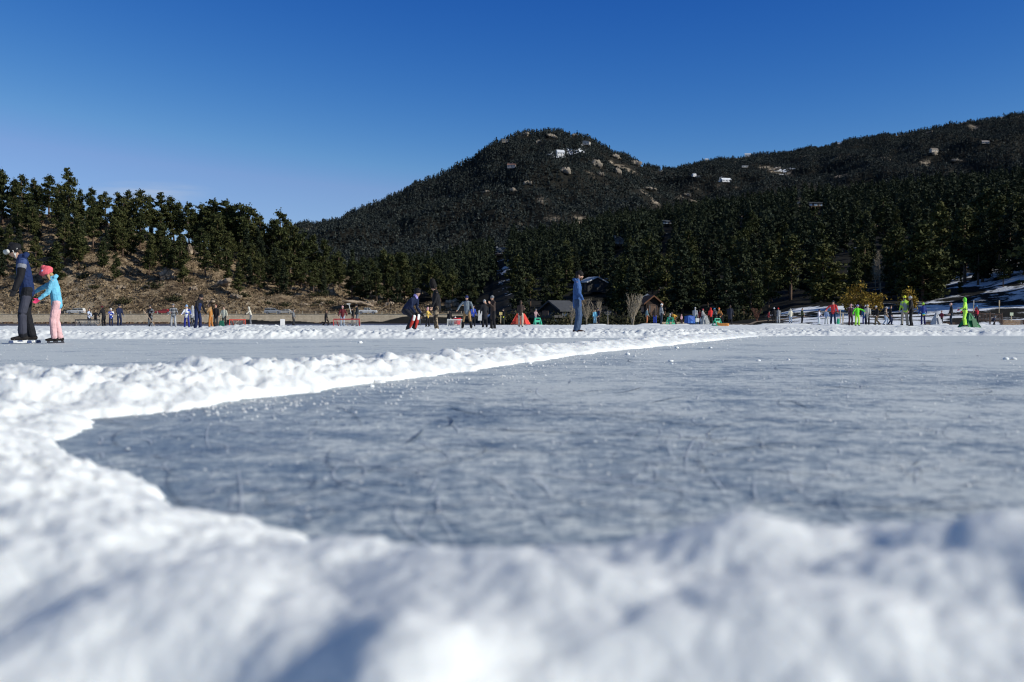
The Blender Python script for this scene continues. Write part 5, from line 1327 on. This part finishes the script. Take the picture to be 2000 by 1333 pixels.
def shelter(px, d, wpx, hpx, pf, col, col2, yaw, label, style='hub'):
    """pop up fabric shelter: taut panels pulled out to hubs, ribs, roof"""
    k = d/F; w_, h_ = wpx*k, hpx*k; o = empty('popup_shelter', (PX(px, d), d, gz(px, pf, d)), yaw); tag(o, label, 'shelter')
    m = simple('shelter_fabric', col, .55, .15, 2, .3, .05); m2 = simple('shelter_trim', col2, .6, .1, 3, 0)
    top = .92 if style == 'hub' else .38 if style == 'wedge' else .12
    c0 = [(-w_/2, -w_/2, 0), (w_/2, -w_/2, 0), (w_/2, w_/2, 0), (-w_/2, w_/2, 0)]; c1 = [(x*top, y*top, h_*.9 if style == 'hub' else h_) for x, y, z in c0]
    b = MB(); rb = MB()
    for i in range(4):
        j = (i+1) % 4; q = [Vector(c0[i]), Vector(c0[j]), Vector(c1[j]), Vector(c1[i])]; cen = (q[0]+q[1]+q[2]+q[3])/4
        out = Vector((cen.x, cen.y, 0)).normalized()*w_*(.09 if style == 'hub' else .02); hub = cen+out
        b.poly([*q, hub], [(0, 1, 4), (1, 2, 4), (2, 3, 4), (3, 0, 4)])
        for v in q: rb.tube([v, hub], .018, 5)
        rb.tube([q[0], q[3]], .02, 5)
    apex = Vector((0, 0, h_)); b.poly([*[Vector(v) for v in c1], apex+Vector((0, 0, .02))], [(0, 1, 4), (1, 2, 4), (2, 3, 4), (3, 0, 4)])
    b.build('canopy', m, o); rb.build('ribs', m2, o)
    b = MB(); b.box((0, -w_/2*(.97 if style == 'hub' else .93)-.03, h_*.32), (w_*.34, .03, h_*.6), 0, .1, 0 if style == 'hub' else -.25); b.build('door_flap', m2, o)
    return o
shelter(1347, 96, 15, 15.5, 632, (.02, .085, .36), (.05, .17, .5), .35, 'blue pop up shelter with crossed panels')
shelter(1377, 84, 15, 17, 634, (.42, .43, .42), (.30, .31, .30), .2, 'grey sloping shelter between the maroon sweater and the red jacket', 'wedge')
shelter(1829, 86, 17, 23, 634, (.50, .52, .54), (.36, .37, .4), .3, 'pale grey triangular shelter right of the rainbow jacket', 'peak')
shelter(1017, 88, 31, 21, 634, (.62, .04, .03), (.75, .16, .08), -.3, 'red pop up shelter behind the khaki trousers', 'wedge')
shelter(1893, 62, 30, 28, 640, (.008, .20, .06), (.02, .12, .05), .25, 'dark green pyramid shelter behind the neon suit', 'peak')
def tub(px, d, pf, wpx, hpx, col, label):
    k = d/F; r0 = wpx*k/2; h = hpx*k; o = empty('plastic_tub', (PX(px, d), d, gz(px, pf, d))); tag(o, label, 'tub')
    b = MB(); n = 16; b.tube([(0, 0, 0), (0, 0, h), (0, 0, h), (0, 0, .06)], [r0*.78, r0, r0*.93, r0*.72], n, True); b.build('bucket', plastic(col), o)
    b = MB(); b.tube([(r0*math.cos(t*.39), r0*math.sin(t*.39), h) for t in range(17)], .03, 6); b.build('rim', plastic(col), o)
tub(893, 92, 634, 15, 12, (.60, .03, .04), 'red round tub behind the pale goal')
b = MB(); r_ = empty('white_sack', (PX(888, 94), 94, 0.05)); tag(r_, 'white pointed sack standing beside the red tub', 'sack')
b.tube([(0, 0, 0), (0, 0, .18), (.03, 0, .5), (.06, 0, .78), (.05, 0, .95)], [.22, .26, .19, .09, .03], 12); b.build('sack', simple('sack_cloth', (.72, .70, .64), .9, .1, 5, .4, .03), r_, smooth=True)
b = MB(); r_ = empty('canvas_banner', (PX(938, 98), 98, .2)); tag(r_, 'narrow white upright banner behind the black coat', 'banner')
b.poly([(-.22, -.02, .35), (.22, -.02, .35), (.17, -.02, 1.35), (-.17, -.02, 1.35), (-.22, .02, .35), (.22, .02, .35), (.17, .02, 1.35), (-.17, .02, 1.35)], [(0,1,2,3), (7,6,5,4), (0,4,5,1), (1,5,6,2), (2,6,7,3), (3,7,4,0)]); b.build('cloth', simple('banner_cloth', (.66, .65, .62), .85, .1, 5, .3, .03), r_)
b = MB(); b.tube([(0, .05, 0), (0, .05, 1.5)], .025, 6); b.build('pole', M_METAL, r_)
def sled(px, d, pf, wpx, hpx, col, yaw, label):
    k = d/F; L = wpx*k; h = hpx*k; o = empty('sled', (PX(px, d), d, gz(px, pf, d)+.03), yaw); tag(o, label, 'sled')
    prof = []; n = 12; V = []; Fs = []
    for i in range(n+1):
        u = i/n; x_ = -L/2+L*u; lift = .22*max(0, (u-.72)/.28)**1.6*L*.5; wd = L*.24*(math.sin(math.pi*min(max(u*.92+.06, 0), 1))**.35)
        V += [(x_, -wd, lift+h*.55), (x_, -wd*.8, lift+.02), (x_, wd*.8, lift+.02), (x_, wd, lift+h*.55)]
        if i: Fs += [(4*i-4+j, 4*i-3+j, 4*i+1+j, 4*i+j) for j in range(3)]
    b = MB(); b.poly(V, Fs); q = b.build('hull', plastic(col), o, smooth=True); s = q.modifiers.new('shell', 'SOLIDIFY'); s.thickness = .03
    b = MB(); b.tube([V[0], *[V[4*i] for i in range(1, n+1)], *[V[4*i+3] for i in range(n, -1, -1)]], .03, 6); b.build('rim', plastic(col), o)
sled(1412, 68, 638.5, 23, 9, (.80, .33, .08), 2.9, 'orange plastic sled lying on the snow below the green frame')
b = MB(); r_ = empty('shoulder_bag', (PX(433, 74), 74, gz(433, 638, 74))); tag(r_, 'dark green bag standing on the snow beside the cream jacket', 'bag')
b.box((0, 0, .22), (.42, .24, .44), .2, .25); b.build('bag', simple('bag_cloth', (.012, .11, .075), .8, .2, 6, .3), r_, bevel=.05)
b = MB(); b.tube([(-.12, 0, .42), (-.08, 0, .58), (.08, 0, .58), (.12, 0, .42)], .02, 6); b.build('handle', simple('bag_strap', (.02, .05, .04), .8, .2, 6, 0), r_)
b = MB(); r_ = empty('shoulder_bag', (PX(1637, 76), 76, gz(1637, 633, 76))); tag(r_, 'bright green bag leaning beside the coral red jacket', 'bag')
b.box((0, 0, .2), (.22, .16, .42), .2, .2, .15); b.build('bag', simple('bag_cloth', (.02, .36, .19), .7, .2, 6, .3), r_, bevel=.04)
b = MB(); b.tube([(-.06, 0, .40), (-.04, 0, .52), (.05, 0, .52), (.07, 0, .40)], .015, 6); b.build('handle', simple('bag_strap', (.35, .16, .05), .8, .2, 6, 0), r_)
b = MB(); r_ = empty('shopping_bag', (PX(1360, 76), 75.6, .55)); tag(r_, 'white square bag hanging from the hand of the light grey sweater', 'bag')
b.box((0, 0, 0), (.26, .10, .28), .1, -.06); b.build('bag', simple('paper_bag', (.66, .66, .62), .8, .08, 6, .2), r_)
b = MB(); b.tube([(-.07, 0, .13), (-.04, 0, .27), (.04, 0, .27), (.07, 0, .13)], .01, 5); b.build('handle', simple('bag_strap', (.3, .3, .28), .8, .2, 6, 0), r_)
# ------------------------------------------------------------------ people
FOLDS = bpy.data.textures.new('cloth_folds', 'CLOUDS'); FOLDS.noise_scale = .11; FOLDS.noise_depth = 2; FOLDS.noise_type = 'HARD_NOISE'
class Fig:
    """collects oriented elliptical tubes; build() fuses them into one skin with a voxel remesh"""
    def __init__(s): s.v = []; s.f = []
    def tube(s, pts, rad, side=None, n=12):
        """rad: list of r or (half width along side, half depth)"""
        pts = [Vector(p) for p in pts]; V = []; b = len(s.v)
        m = len(pts); ring = []
        rr = [(r, r) if not hasattr(r, '__len__') else r for r in rad]
        # rounded ends
        def frame(i):
            t = (pts[min(i+1, m-1)]-pts[max(i-1, 0)]).normalized()
            sd = Vector(side) if side is not None else Vector((1, 0, 0))
            if abs(sd.dot(t)) > .95: sd = Vector((0, 1, 0))
            sd = (sd-t*sd.dot(t)).normalized(); return t, sd, t.cross(sd)
        rows = []
        for i in range(m):
            t, sd, dp = frame(i)
            if i == 0:
                for q in (.95, .6): rows.append((pts[0]-t*min(rr[0])*q*.8, sd, dp, rr[0][0]*math.sqrt(1-q*q), rr[0][1]*math.sqrt(1-q*q)))
            rows.append((pts[i], sd, dp, *rr[i]))
            if i == m-1:
                for q in (.6, .95): rows.append((pts[i]+t*min(rr[i])*q*.8, sd, dp, rr[i][0]*math.sqrt(1-q*q), rr[i][1]*math.sqrt(1-q*q)))
        for (p, sd, dp, a, c) in rows:
            for k in range(n):
                th = 6.28318*k/n; V.append(p+sd*math.cos(th)*a+dp*math.sin(th)*c)
        s.v += [tuple(x) for x in V]; L = len(rows)
        for i in range(L-1):
            for k in range(n): s.f.append((b+i*n+k, b+i*n+(k+1)%n, b+(i+1)*n+(k+1)%n, b+(i+1)*n+k))
        s.f.append(tuple(b+k for k in range(n-1, -1, -1))); s.f.append(tuple(b+(L-1)*n+k for k in range(n)))
        return s
    def build(s, name, m, parent, vox, smooth=2, fold=0):
        me = bpy.data.meshes.new(name); me.from_pydata(s.v, [], s.f); me.update()
        for p in me.polygons: p.use_smooth = True
        o = obj(name, me, m, parent)
        if vox:
            r = o.modifiers.new('fuse', 'REMESH'); r.mode = 'VOXEL'; r.voxel_size = vox; r.use_smooth_shade = True
            if smooth: q = o.modifiers.new('relax', 'SMOOTH'); q.iterations = smooth; q.factor = .5
        if fold:
            q = o.modifiers.new('folds', 'DISPLACE'); q.texture = FOLDS; q.strength = fold; q.mid_level = .5; q.texture_coords = 'LOCAL'
        return o

def ik(a, b, l1, l2, pole):
    d = b-a; L = min(d.length, (l1+l2)*.998); d.normalize()
    x = (l1*l1-l2*l2+L*L)/(2*L); h = math.sqrt(max(l1*l1-x*x, 1e-6)); pl_ = (pole-d*pole.dot(d)).normalized()
    return a+d*x+pl_*h

HANDS = {}
def person(p):
    H = 1.75; ch = p.get('child', 0); g = p.get
    LF = .055 if g('skate') else 0
    # --- skeleton in metres for a 1.75 m adult, forward = +Y, then scaled to the posed height
    lean, cr = R(g('lean', 2)), g('crouch', 0)
    hipz = .92*(1-.30*cr)+LF-.02*g('stride', .06)*10*(g('stride', .06) > .25); hipy = -.22*cr-.02*math.degrees(lean)/20
    hip = Vector((0, hipy, hipz)); up = Vector((0, math.sin(lean), math.cos(lean))); fw = Vector((0, math.cos(lean), -math.sin(lean))); X_ = Vector((1, 0, 0))
    st, sp = g('stride', .06), .085+g('sp', .015)
    hw = .095
    legs = []
    for s, y0 in ((-1, st/2), (1, -st/2)):
        hj = hip+X_*s*hw; an = Vector((s*sp*1.15, y0, .085+LF)); kn = ik(hj, an, .422, .422, Vector((s*.12, 1, 0))); legs.append((hj, kn, an))
    ch_ = hip+up*.50; sh = .185*(1-.18*ch); neck = hip+up*.565; 
    pit = lean*.55+R(g('pitch', 4)); hu = Vector((0, math.sin(pit), math.cos(pit))); hf = Vector((0, math.cos(pit), -math.sin(pit)))
    hs = 1+.30*ch; hc = neck+hu*(.165*hs)+hf*.025
    arms = []
    for s, key in ((-1, 'aL'), (1, 'aR')):
        fwd, out, el = g(key, (8, 9, 14)); so_ = ch_+X_*s*sh+up*(-.0)
        def dr(f_, o_): f_, o_ = R(f_), R(o_); v = Vector((s*math.sin(o_), math.cos(o_)*math.sin(f_), -math.cos(o_)*math.cos(f_))); return v
        e = so_+dr(fwd, out)*.29; h = e+dr(fwd+el, out*.6-(6 if el > 40 else 0))*.25; arms.append((so_, e, h, (h-e).normalized()))
    hat = g('hat', 'hair')
    top = hc.z+.125*hs*math.cos(pit)+(.03 if hat != 'tall' else .19)
    sc = p['H']/top; d = p['d']
    yaw = R(g('face', 0)+180)
    # photo-left arm keeps its side when facing the camera
    root = empty('person', (p['X'], d, p['z']), yaw); root.scale = (sc,)*3
    tag(root, p['label'], 'person', 'people out on the frozen lake')
    vox = min(max(.0075, d*.00034), .024)/sc; fr = max(.0085, vox*.62); fat = 1.0
    skin = cloth(g('skin', SK1)); K = 1-.10*ch
    # --- body
    B = Fig()
    B.tube([hip-up*.04, hip+up*.12, hip+up*.3, hip+up*.46, hip+up*.54, neck+hu*.05], [(.15*K, .10), (.135*K, .09), (.15*K, .105), (.165*K, .095), (.09, .07), (.055, .058)], X_)
    B.tube([neck, neck+hu*.1*hs], [.054, .052], X_)
    c = hc
    B.tube([c-hu*.108*hs+hf*.030, c-hu*.07*hs+hf*.022, c-hu*.02*hs+hf*.008, c+hu*.04*hs, c+hu*.09*hs-hf*.004], [(.040*hs, .045*hs), (.060*hs, .072*hs), (.073*hs, .090*hs), (.076*hs, .096*hs), (.058*hs, .074*hs)], X_, 14)
    B.tube([c+hu*.012*hs+hf*.088*hs, c-hu*.022*hs+hf*.112*hs, c-hu*.036*hs+hf*.094*hs], [.009*hs, .015*hs, .011*hs], X_, 8)                    # nose
    B.tube([c+hu*.028*hs+hf*.085*hs-X_*.045*hs, c+hu*.032*hs+hf*.094*hs, c+hu*.028*hs+hf*.085*hs+X_*.045*hs], [.010*hs]*3, hu, 8)            # brow
    B.tube([c-hu*.066*hs+hf*.088*hs-X_*.02*hs, c-hu*.066*hs+hf*.094*hs, c-hu*.066*hs+hf*.088*hs+X_*.02*hs], [.009*hs]*3, hu, 8)              # lips
    for s in (-1, 1): B.tube([c-hu*.03*hs+X_*s*.074*hs-hf*.005, c+hu*.02*hs+X_*s*.084*hs-hf*.012], [(.010*hs, .02*hs), (.010*hs, .024*hs)], X_, 8)   # ears
    
    def hand(T, s, a, infl):
        so_, e, h, dv = a; sd = X_.cross(dv); sd = sd.normalized() if sd.length > .1 else Vector((0, 1, 0))
        pn = dv.cross(sd).normalized()           # across the palm thickness
        T.tube([h-dv*.02, h+dv*.03, h+dv*.085], [(.030+infl, .022+infl), (.040+infl, .019+infl), (.042+infl, .015+infl)], sd, 10)
        for i, (o_, L) in enumerate(((.031, .068), (.011, .078), (-.010, .073), (-.030, .056))):
            b0 = h+dv*.085+sd*o_; cl = pn*(-s)*-.010; curl = (R(22)+.07*i)
            d1 = (dv*math.cos(curl)+pn*(s)*math.sin(curl)).normalized(); d2 = (dv*math.cos(curl*2.2)+pn*s*math.sin(curl*2.2)).normalized()
            T.tube([b0-dv*.015, b0+d1*L*.55, b0+d1*L*.55+d2*L*.45], [fr+infl*.6, fr*.95+infl*.6, fr*.8+infl*.6], sd, 8)
        tb = h+dv*.025+sd*.034; td = (dv*.62+sd*.70+pn*s*.30).normalized()
        T.tube([tb, tb+td*.038, tb+td*.038+(td+dv*.4).normalized()*.03], [fr*1.35+infl*.6, fr*1.2+infl*.6, fr*.9+infl*.6], sd, 8)
    for s, a in zip((-1, 1), arms):
        so_, e, h, dv = a
        B.tube([so_-up*.01, so_.lerp(e, .5), e, e.lerp(h, .4), h], [.052, .046, .038, .038, .027], X_)
        hand(B, s, a, 0)
        if g('gl'):
            gl = Fig(); hand(gl, s, a, .008); gl.tube([h-dv*.06, h+dv*.02], [.036, .036], X_, 10); gl.build('glove', cloth(g('gl')), root, vox)
    for s, (hj, kn, an) in zip((-1, 1), legs):
        B.tube([hj, hj.lerp(kn, .5), kn, kn.lerp(an, .35), an], [.082*K, .070*K, .054, .054, .038], X_)
        B.tube([an+Vector((0, -.045, -.045)), an+Vector((0, .03, -.045)), an+Vector((s*.01, .14, -.06))], [(.036, .034), (.042, .036), (.040, .022)], X_)
    B.build('body', skin, root, vox)
    # --- jacket / coat / sweater
    tc = p['top']; jm = cloth(tc[0], tc[1] if len(tc) > 1 else 'plain', tc[2] if len(tc) > 2 else None)
    J = Fig(); pf = 1.0+.25*g('belly', 0); hem = -.34 if g('coat') else g('hem', -.075)
    prof = [(hip+Vector((0, .35*math.sin(lean)*abs(hem), hem)), (.185*K if g('coat') else .178*K, .135*pf)), (hip+up*.05, (.168*K, .128*pf)), (hip+up*.2, (.165*K, .128*pf)), (hip+up*.36, (.180*K, .128*pf)), (hip+up*.48, (.182*K, .108)), (hip+up*.55, (.115, .092)), (neck+hu*.035, (.078, .080))]
    J.tube([q[0] for q in prof], [q[1] for q in prof], X_, 16)
    for s, (so_, e, h, dv) in zip((-1, 1), arms):
        J.tube([so_-X_*s*.03, so_+X_*s*.005, so_.lerp(e, .55), e, e.lerp(h, .5), h-dv*.01], [.072, .078, .068, .062, .056, .045], X_)
    if g('hood'): J.tube([neck-hf*.055-X_*.07, neck-hf*.10+hu*.02, neck-hf*.055+X_*.07], [.05, .06, .05], hu)
    J.build('jacket', jm, root, vox, 2, .026 if d < 62 else .018)
    # --- trousers
    bc = p['bot']; bm_ = cloth(bc[0], bc[1] if len(bc) > 1 else 'plain', bc[2] if len(bc) > 2 else None)
    T = Fig()
    T.tube([hip-up*.075, hip+up*.02, hip+up*.10], [(.150*K, .110), (.160*K, .115), (.150*K, .105)], X_, 14)
    wk = .074 if p['bot'][0] in (JEAN, LJEAN) or g('shin') else .082
    for s, (hj, kn, an) in zip((-1, 1), legs):
        T.tube([hj+Vector((-s*.005, 0, 0)), hj.lerp(kn, .5), kn, kn.lerp(an, .5), an+Vector((0, -.005, .005))], [(.094*K, .104), (.088*K, .094), wk, wk*.97, wk*.98], X_)
    T.build('trousers', bm_, root, vox, 2, .018 if d < 62 else .012)
    if g('bib'):
        Q = Fig(); Q.tube([hip+up*.03, hip+up*.2, hip+up*.38], [(.176*K, .136), (.173*K, .136), (.150*K, .134)], X_, 14)
        for s in (-1, 1): Q.tube([hip+up*.36+X_*s*.09+hf*.125, hip+up*.52+X_*s*.10+hf*.03, hip+up*.38+X_*s*.07-hf*.125], [.024, .024, .024], X_, 8)
        Q.build('bib', cloth(g('bib')), root, vox)
    if g('belt'):
        Q = Fig(); Q.tube([hip+up*.115, hip+up*.145], [(.172*K, .133)]*2, X_, 14); Q.build('belt', cloth(DKG), root, vox)
    if g('bands'):
        bl = cloth((.05, .08, .20)); gy = cloth((.24, .25, .28))
        for s, (so_, e, h, dv) in zip((-1, 1), arms):
            Q = Fig(); Q.tube([so_.lerp(e, .5), so_.lerp(e, .75), e, e.lerp(h, .5), h], [.0735, .070, .067, .061, .05], X_, 14); Q.build('lower_sleeve', cloth(BLK), root, vox)
            for t0, t1, m_ in ((.02, .20, bl), (.28, .44, gy)):
                Q = Fig(); Q.tube([so_.lerp(e, t0), so_.lerp(e, t1)], [.0815, .0735], X_, 14); Q.build('sleeve_band', m_, root, vox)
        Q = Fig(); Q.tube([hip+up*.12+hf*.075, hip+up*.30+hf*.082, hip+up*.47+hf*.060], [(.10, .056), (.12, .058), (.13, .055)], X_); Q.build('chest_panel', bl, root, vox)
        for s, (hj, kn, an) in zip((-1, 1), legs):
            Q = Fig(); Q.tube([hj.lerp(kn, .35)+X_*s*.03+Vector((0, -.01, 0)), kn+X_*s*.022], [(.066, .085), (.066, .073)], X_); Q.tube([kn.lerp(an, .15)+X_*s*.022, an+X_*s*.02+Vector((0, 0, .05))], [(.064, .072), (.064, .074)], X_)
            Q.build('leg_panel', cloth((.05, .052, .072)), root, vox)
    if g('pads'):
        for s, (hj, kn, an) in zip((-1, 1), legs):
            Q = Fig(); Q.tube([kn+Vector((0, .045, .03)), kn.lerp(an, .5)+Vector((0, .05, 0)), an+Vector((0, .045, .03))], [(.075, .055), (.078, .055), (.055, .05)], X_); q = Q.build('shin_pad', cloth((.42, .04, .03)), root, vox)
            Q = Fig(); Q.tube([kn+Vector((0, .06, .035)), kn.lerp(an, .25)+Vector((0, .062, 0))], [(.074, .052), (.07, .05)], X_); Q.build('knee_cap', cloth(WHT), root, vox)
    if g('shin'):
        for s, (hj, kn, an) in zip((-1, 1), legs):
            Q = Fig(); Q.tube([kn.lerp(an, .35), an], [.080, .074], X_); Q.build('sock', cloth(g('shin')), root, vox)
    # --- boots or skates
    bt = g('boot', (.02, .017, .016)); sk = g('skate')
    for s, (hj, kn, an) in zip((-1, 1), legs):
        lift = 0
        Q = Fig(); z_ = Vector((0, 0, -.085+lift))
        Q.tube([an+Vector((0, -.01, .06)), an+Vector((0, -.012, -.02+lift*.6))], [.060, .062], X_)
        Q.tube([an+z_+Vector((0, -.065, .045)), an+z_+Vector((0, .03, .047)), an+z_+Vector((s*.008, .12, .036)), an+z_+Vector((s*.012, .175, .030))], [(.043, .043), (.048, .045), (.048, .034), (.035, .025)], X_)
        bo = Q.build('skate' if sk else 'boot', cloth(bt), root, vox)
        if sk:
            hold = cloth((.80, .80, .78)) if sk == 'hockey' else cloth((.06, .06, .07))
            W = MB(); x0 = an.x+s*.005; y0 = an.y
            for yy in (-.06, .12): W.box((x0, y0+yy, .040), (.030, .075, .050), 0, .3)
            W.box((x0, y0+.03, .022), (.018, .24, .022)); W.build('blade_holder', hold, bo)
            W = MB(); W.prism([(y0-.12, .004), (y0-.10, 0), (y0+.19, 0), (y0+.215, .010), (y0+.20, .016), (y0-.12, .016)], x0-.004, x0+.004); W.build('blade', M_RIM, bo)
            if p['d'] < 19 and sk == 'hockey':
                for yy in (-.11, .185): W = MB(); W.box((x0, y0+yy, .03), (.045, .085, .05), 0, .2); W.build('blade_guard', cloth((.07, .10, .20)), bo, bevel=.01)
    # --- head wear and hair
    hcl = cloth(g('hatc', BRN))
    def dome(f0, grow, brim, name, m, back=0.0, extra=None):
        Q = Fig(); r0 = .082*hs+grow
        base = c+hu*f0*hs
        Q.tube([base-hf*.008*hs, c+hu*.05*hs-hf*.010*hs, c+hu*.100*hs-hf*.012*hs, c+hu*(.128*hs+grow*.5)-hf*.012*hs], [(r0, r0*1.22), (r0*1.0, r0*1.22), (r0*.80, r0*.98), (r0*.38, r0*.46)], X_, 16)
        if extra: extra(Q)
        return Q.build(name, m, root, vox)
    if hat in ('beanie', 'tall', 'cap'):
        def ex(Q):
            if hat == 'tall': Q.tube([c+hu*.03*hs, c+hu*.16*hs, c+hu*.27*hs-hf*.03], [(.115, .135), (.105, .125), (.075, .09)], X_, 14); Q.tube([c+hu*.03*hs-X_*.10, c-hu*.05*hs-X_*.10], [.032, .028], X_); Q.tube([c+hu*.03*hs+X_*.10, c-hu*.05*hs+X_*.10], [.032, .028], X_)
            if hat == 'cap': Q.tube([c+hu*.045*hs+hf*.09*hs, c+hu*.035*hs+hf*.165*hs], [(.07, .014), (.055, .010)], X_)
        o = dome(.035, .010, 0, 'hat' if hat == 'tall' else 'cap' if hat == 'cap' else 'beanie', hcl, extra=ex)
        if hat == 'beanie':
            Q = Fig(); Q.tube([c+hu*.025*hs-hf*.006, c+hu*.062*hs-hf*.010], [(.096*hs, .116*hs), (.095*hs, .115*hs)], X_, 16); Q.build('cuff', hcl, root, vox)
        if g('pom'): Q = Fig(); q = c+hu*.165*hs; Q.tube([q-hu*.02, q+hu*.03], [.04, .04], X_); Q.build('pompom', cloth((.1, .08, .07)), root, vox)
        Q = Fig(); Q.tube([c-hu*.09*hs-hf*.05*hs, c-hu*.01*hs-hf*.036*hs, c+hu*.03*hs-hf*.02*hs], [(.060*hs, .05*hs), (.076*hs, .066*hs), (.078*hs, .075*hs)], X_); Q.build('hair', cloth(g('hair', (.07, .045, .03))), root, vox)
    elif hat == 'helmet':
        def ex(Q):
            Q.tube([c+hu*.01*hs-hf*.085*hs, c+hu*.06*hs-hf*.10*hs], [(.075*hs, .04*hs), (.07*hs, .04*hs)], X_)
            for s in (-1, 1): Q.tube([c+hu*.04*hs+X_*s*.088*hs-hf*.02, c-hu*.035*hs+X_*s*.09*hs-hf*.02], [(.016*hs, .045*hs), (.014*hs, .03*hs)], X_)
        o = dome(.040, g('hg', .022), 0, 'helmet', hcl, extra=ex)
        if d < 60:
            Q = MB()
            for k in (-1, 0, 1): Q.box(c+hu*.128*hs+X_*k*.045*hs+hf*.03, (.016, .07, .010)); 
            Q.build('vent', cloth((.02, .02, .025)), o)
        if g('strap'):
            Q = Fig(); tcol = (.62, .60, .55) if g('goggles') else (.03, .03, .03)
            for s in (-1, 1): Q.tube([c+hu*.02*hs+X_*s*.096*hs+hf*.03*hs, c-hu*.06*hs+X_*s*.082*hs+hf*.045*hs, c-hu*.135*hs+hf*.05*hs], [.011, .011, .011], hu, 8); Q.tube([c+hu*.02*hs+X_*s*.097*hs-hf*.05*hs, c-hu*.05*hs+X_*s*.083*hs+hf*.02*hs, c-hu*.10*hs+X_*s*.05*hs+hf*.05*hs], [.010]*3, hu, 8)
            Q.build('chin_strap', cloth(tcol), root, vox)
        if g('goggles'):
            Q = Fig(); Q.tube([c+hu*.045*hs-X_*.075+hf*.105, c+hu*.055*hs+hf*.150, c+hu*.045*hs+X_*.075+hf*.105], [(.040, .030), (.048, .034), (.040, .030)], hu); Q.build('goggles', cloth((.55, .54, .50)), root, vox)
        if d < 20 and not g('goggles'):
            Q = MB(); Q.box(c+hu*.075*hs+X_*(-.101*hs)+hf*.03, (.012, .05, .045)); Q.box(c+hu*.075*hs+X_*(.101*hs)+hf*.03, (.012, .05, .045)); Q.build('sticker', cloth((.35, .40, .65)), o)
        Q = Fig(); hcx = g('hair', (.07, .045, .03))
        if g('hair'):
            for s in (-1, 1): Q.tube([c-hu*.01*hs+X_*s*.072*hs, c-hu*.10*hs+X_*s*.075*hs+hf*.02, c-hu*.22*hs+X_*s*.065*hs+hf*.045], [.022, .026, .016], hu)
        Q.tube([c-hu*.09*hs-hf*.05*hs, c+hu*.0*hs-hf*.04*hs], [(.055*hs, .045*hs), (.072*hs, .06*hs)], X_); Q.build('hair', cloth(hcx), root, vox)
    elif hat == 'hood':
        Q = Fig(); Q.tube([c-hu*.13*hs-hf*.035, c-hu*.04*hs-hf*.030*hs, c+hu*.05*hs-hf*.022*hs, c+hu*.125*hs-hf*.02*hs], [(.088*hs, .085*hs), (.104*hs, .105*hs), (.102*hs, .115*hs), (.05*hs, .06*hs)], X_, 16); Q.build('hood', hcl, root, vox)
    else:
        Q = Fig(); Q.tube([c-hu*.07*hs-hf*.04*hs, c+hu*.01*hs-hf*.028*hs, c+hu*.07*hs-hf*.010*hs, c+hu*.115*hs-hf*.008*hs], [(.070*hs, .060*hs), (.088*hs, .085*hs), (.086*hs, .100*hs), (.045*hs, .055*hs)], X_, 14); Q.build('hair', hcl, root, vox)
    if g('scarf'):
        Q = Fig(); Q.tube([neck-hu*.01, neck+hu*.075], [(.085, .088), (.080, .082)], X_, 14); Q.build('scarf', cloth(g('scarf')), root, vox)
    if g('beard'):
        Q = Fig(); Q.tube([c-hu*.115*hs+hf*.052, c-hu*.085*hs+hf*.060, c-hu*.05*hs+hf*.052], [(.036, .040), (.052, .046), (.060, .040)], X_); Q.build('beard', cloth(g('beard')), root, vox)
    # --- eyes
    if hat != 'hood' or d < 60:
        for s in (-1, 1):
            Q = MB(); q = c+hu*.008*hs+hf*.089*hs+X_*s*.032*hs
            Q.tube([q-hf*.012, q+hf*.004], [.011*hs, .008*hs], 8); Q.build('eye', cloth((.02, .015, .012)), root)
    M_ = Matrix.Translation((p['X'], d, p['z'])) @ Matrix.Rotation(yaw, 4, 'Z') @ Matrix.Scale(sc, 4)
    HANDS[p['label']] = [M_ @ (a[2]+a[3]*.08) for a in arms]
    return root
for p in PPL: person(p)

# hockey sticks: held in a hand, blade on the ice
M_STICK = simple('stick_shaft', (.50, .36, .24), .5, .2, 6, 0)
for p in PPL:
    if not p.get('stick'): continue
    hL, hR = HANDS[p['label']]; hx = hR
    dirx = -1 if p['x'] in (490,) else 1
    zf = p['z']+.03
    tip = Vector((hx.x+dirx*p.get('sticka', 1)*.85, hx.y-.25, zf)); axis_ = (tip-hx).normalized()
    topp = hx-axis_*.32
    o = empty('hockey_stick', tip); wl = p['label'].replace(',', ' ').split()[:11]
    while wl[-1] in ('the', 'a', 'an', 'of', 'in', 'with', 'beside', 'and', 'before', 'white', 'red', 'black', 'snow', 'blue', 'front', 'on', 'alone'): wl.pop()
    tag(o, 'stick held by the '+' '.join(wl), 'hockey stick', 'hockey sticks')
    b = MB(); b.tube([topp-tip, Vector((0, 0, .02))], [.022, .020], 6); b.build('shaft', M_STICK, o)
    b = MB(); b.box((dirx*.15, -.02, .02), (.32, .03, .085), dirx*.1); b.build('blade', simple('stick_blade', (.10, .08, .07), .7, .2, 6, 0), o, bevel=.008)
b = MB(); tip = Vector((PX(683, 76), 76, 1.1)); o = empty('hockey_stick', tip); tag(o, 'white hockey stick raised upright by the person all in black at the red goal', 'hockey stick', 'hockey sticks')
b.tube([(.12, 0, -.05), (-.05, 0, .62)], .022, 6); b.build('shaft', simple('white_stick', (.75, .74, .68), .5, .1, 6, 0), o)
b = MB(); b.box((-.08, 0, .68), (.28, .03, .08), 0, 0); b.build('blade', simple('white_stick', (.75, .74, .68), .5, .1, 6, 0), o)
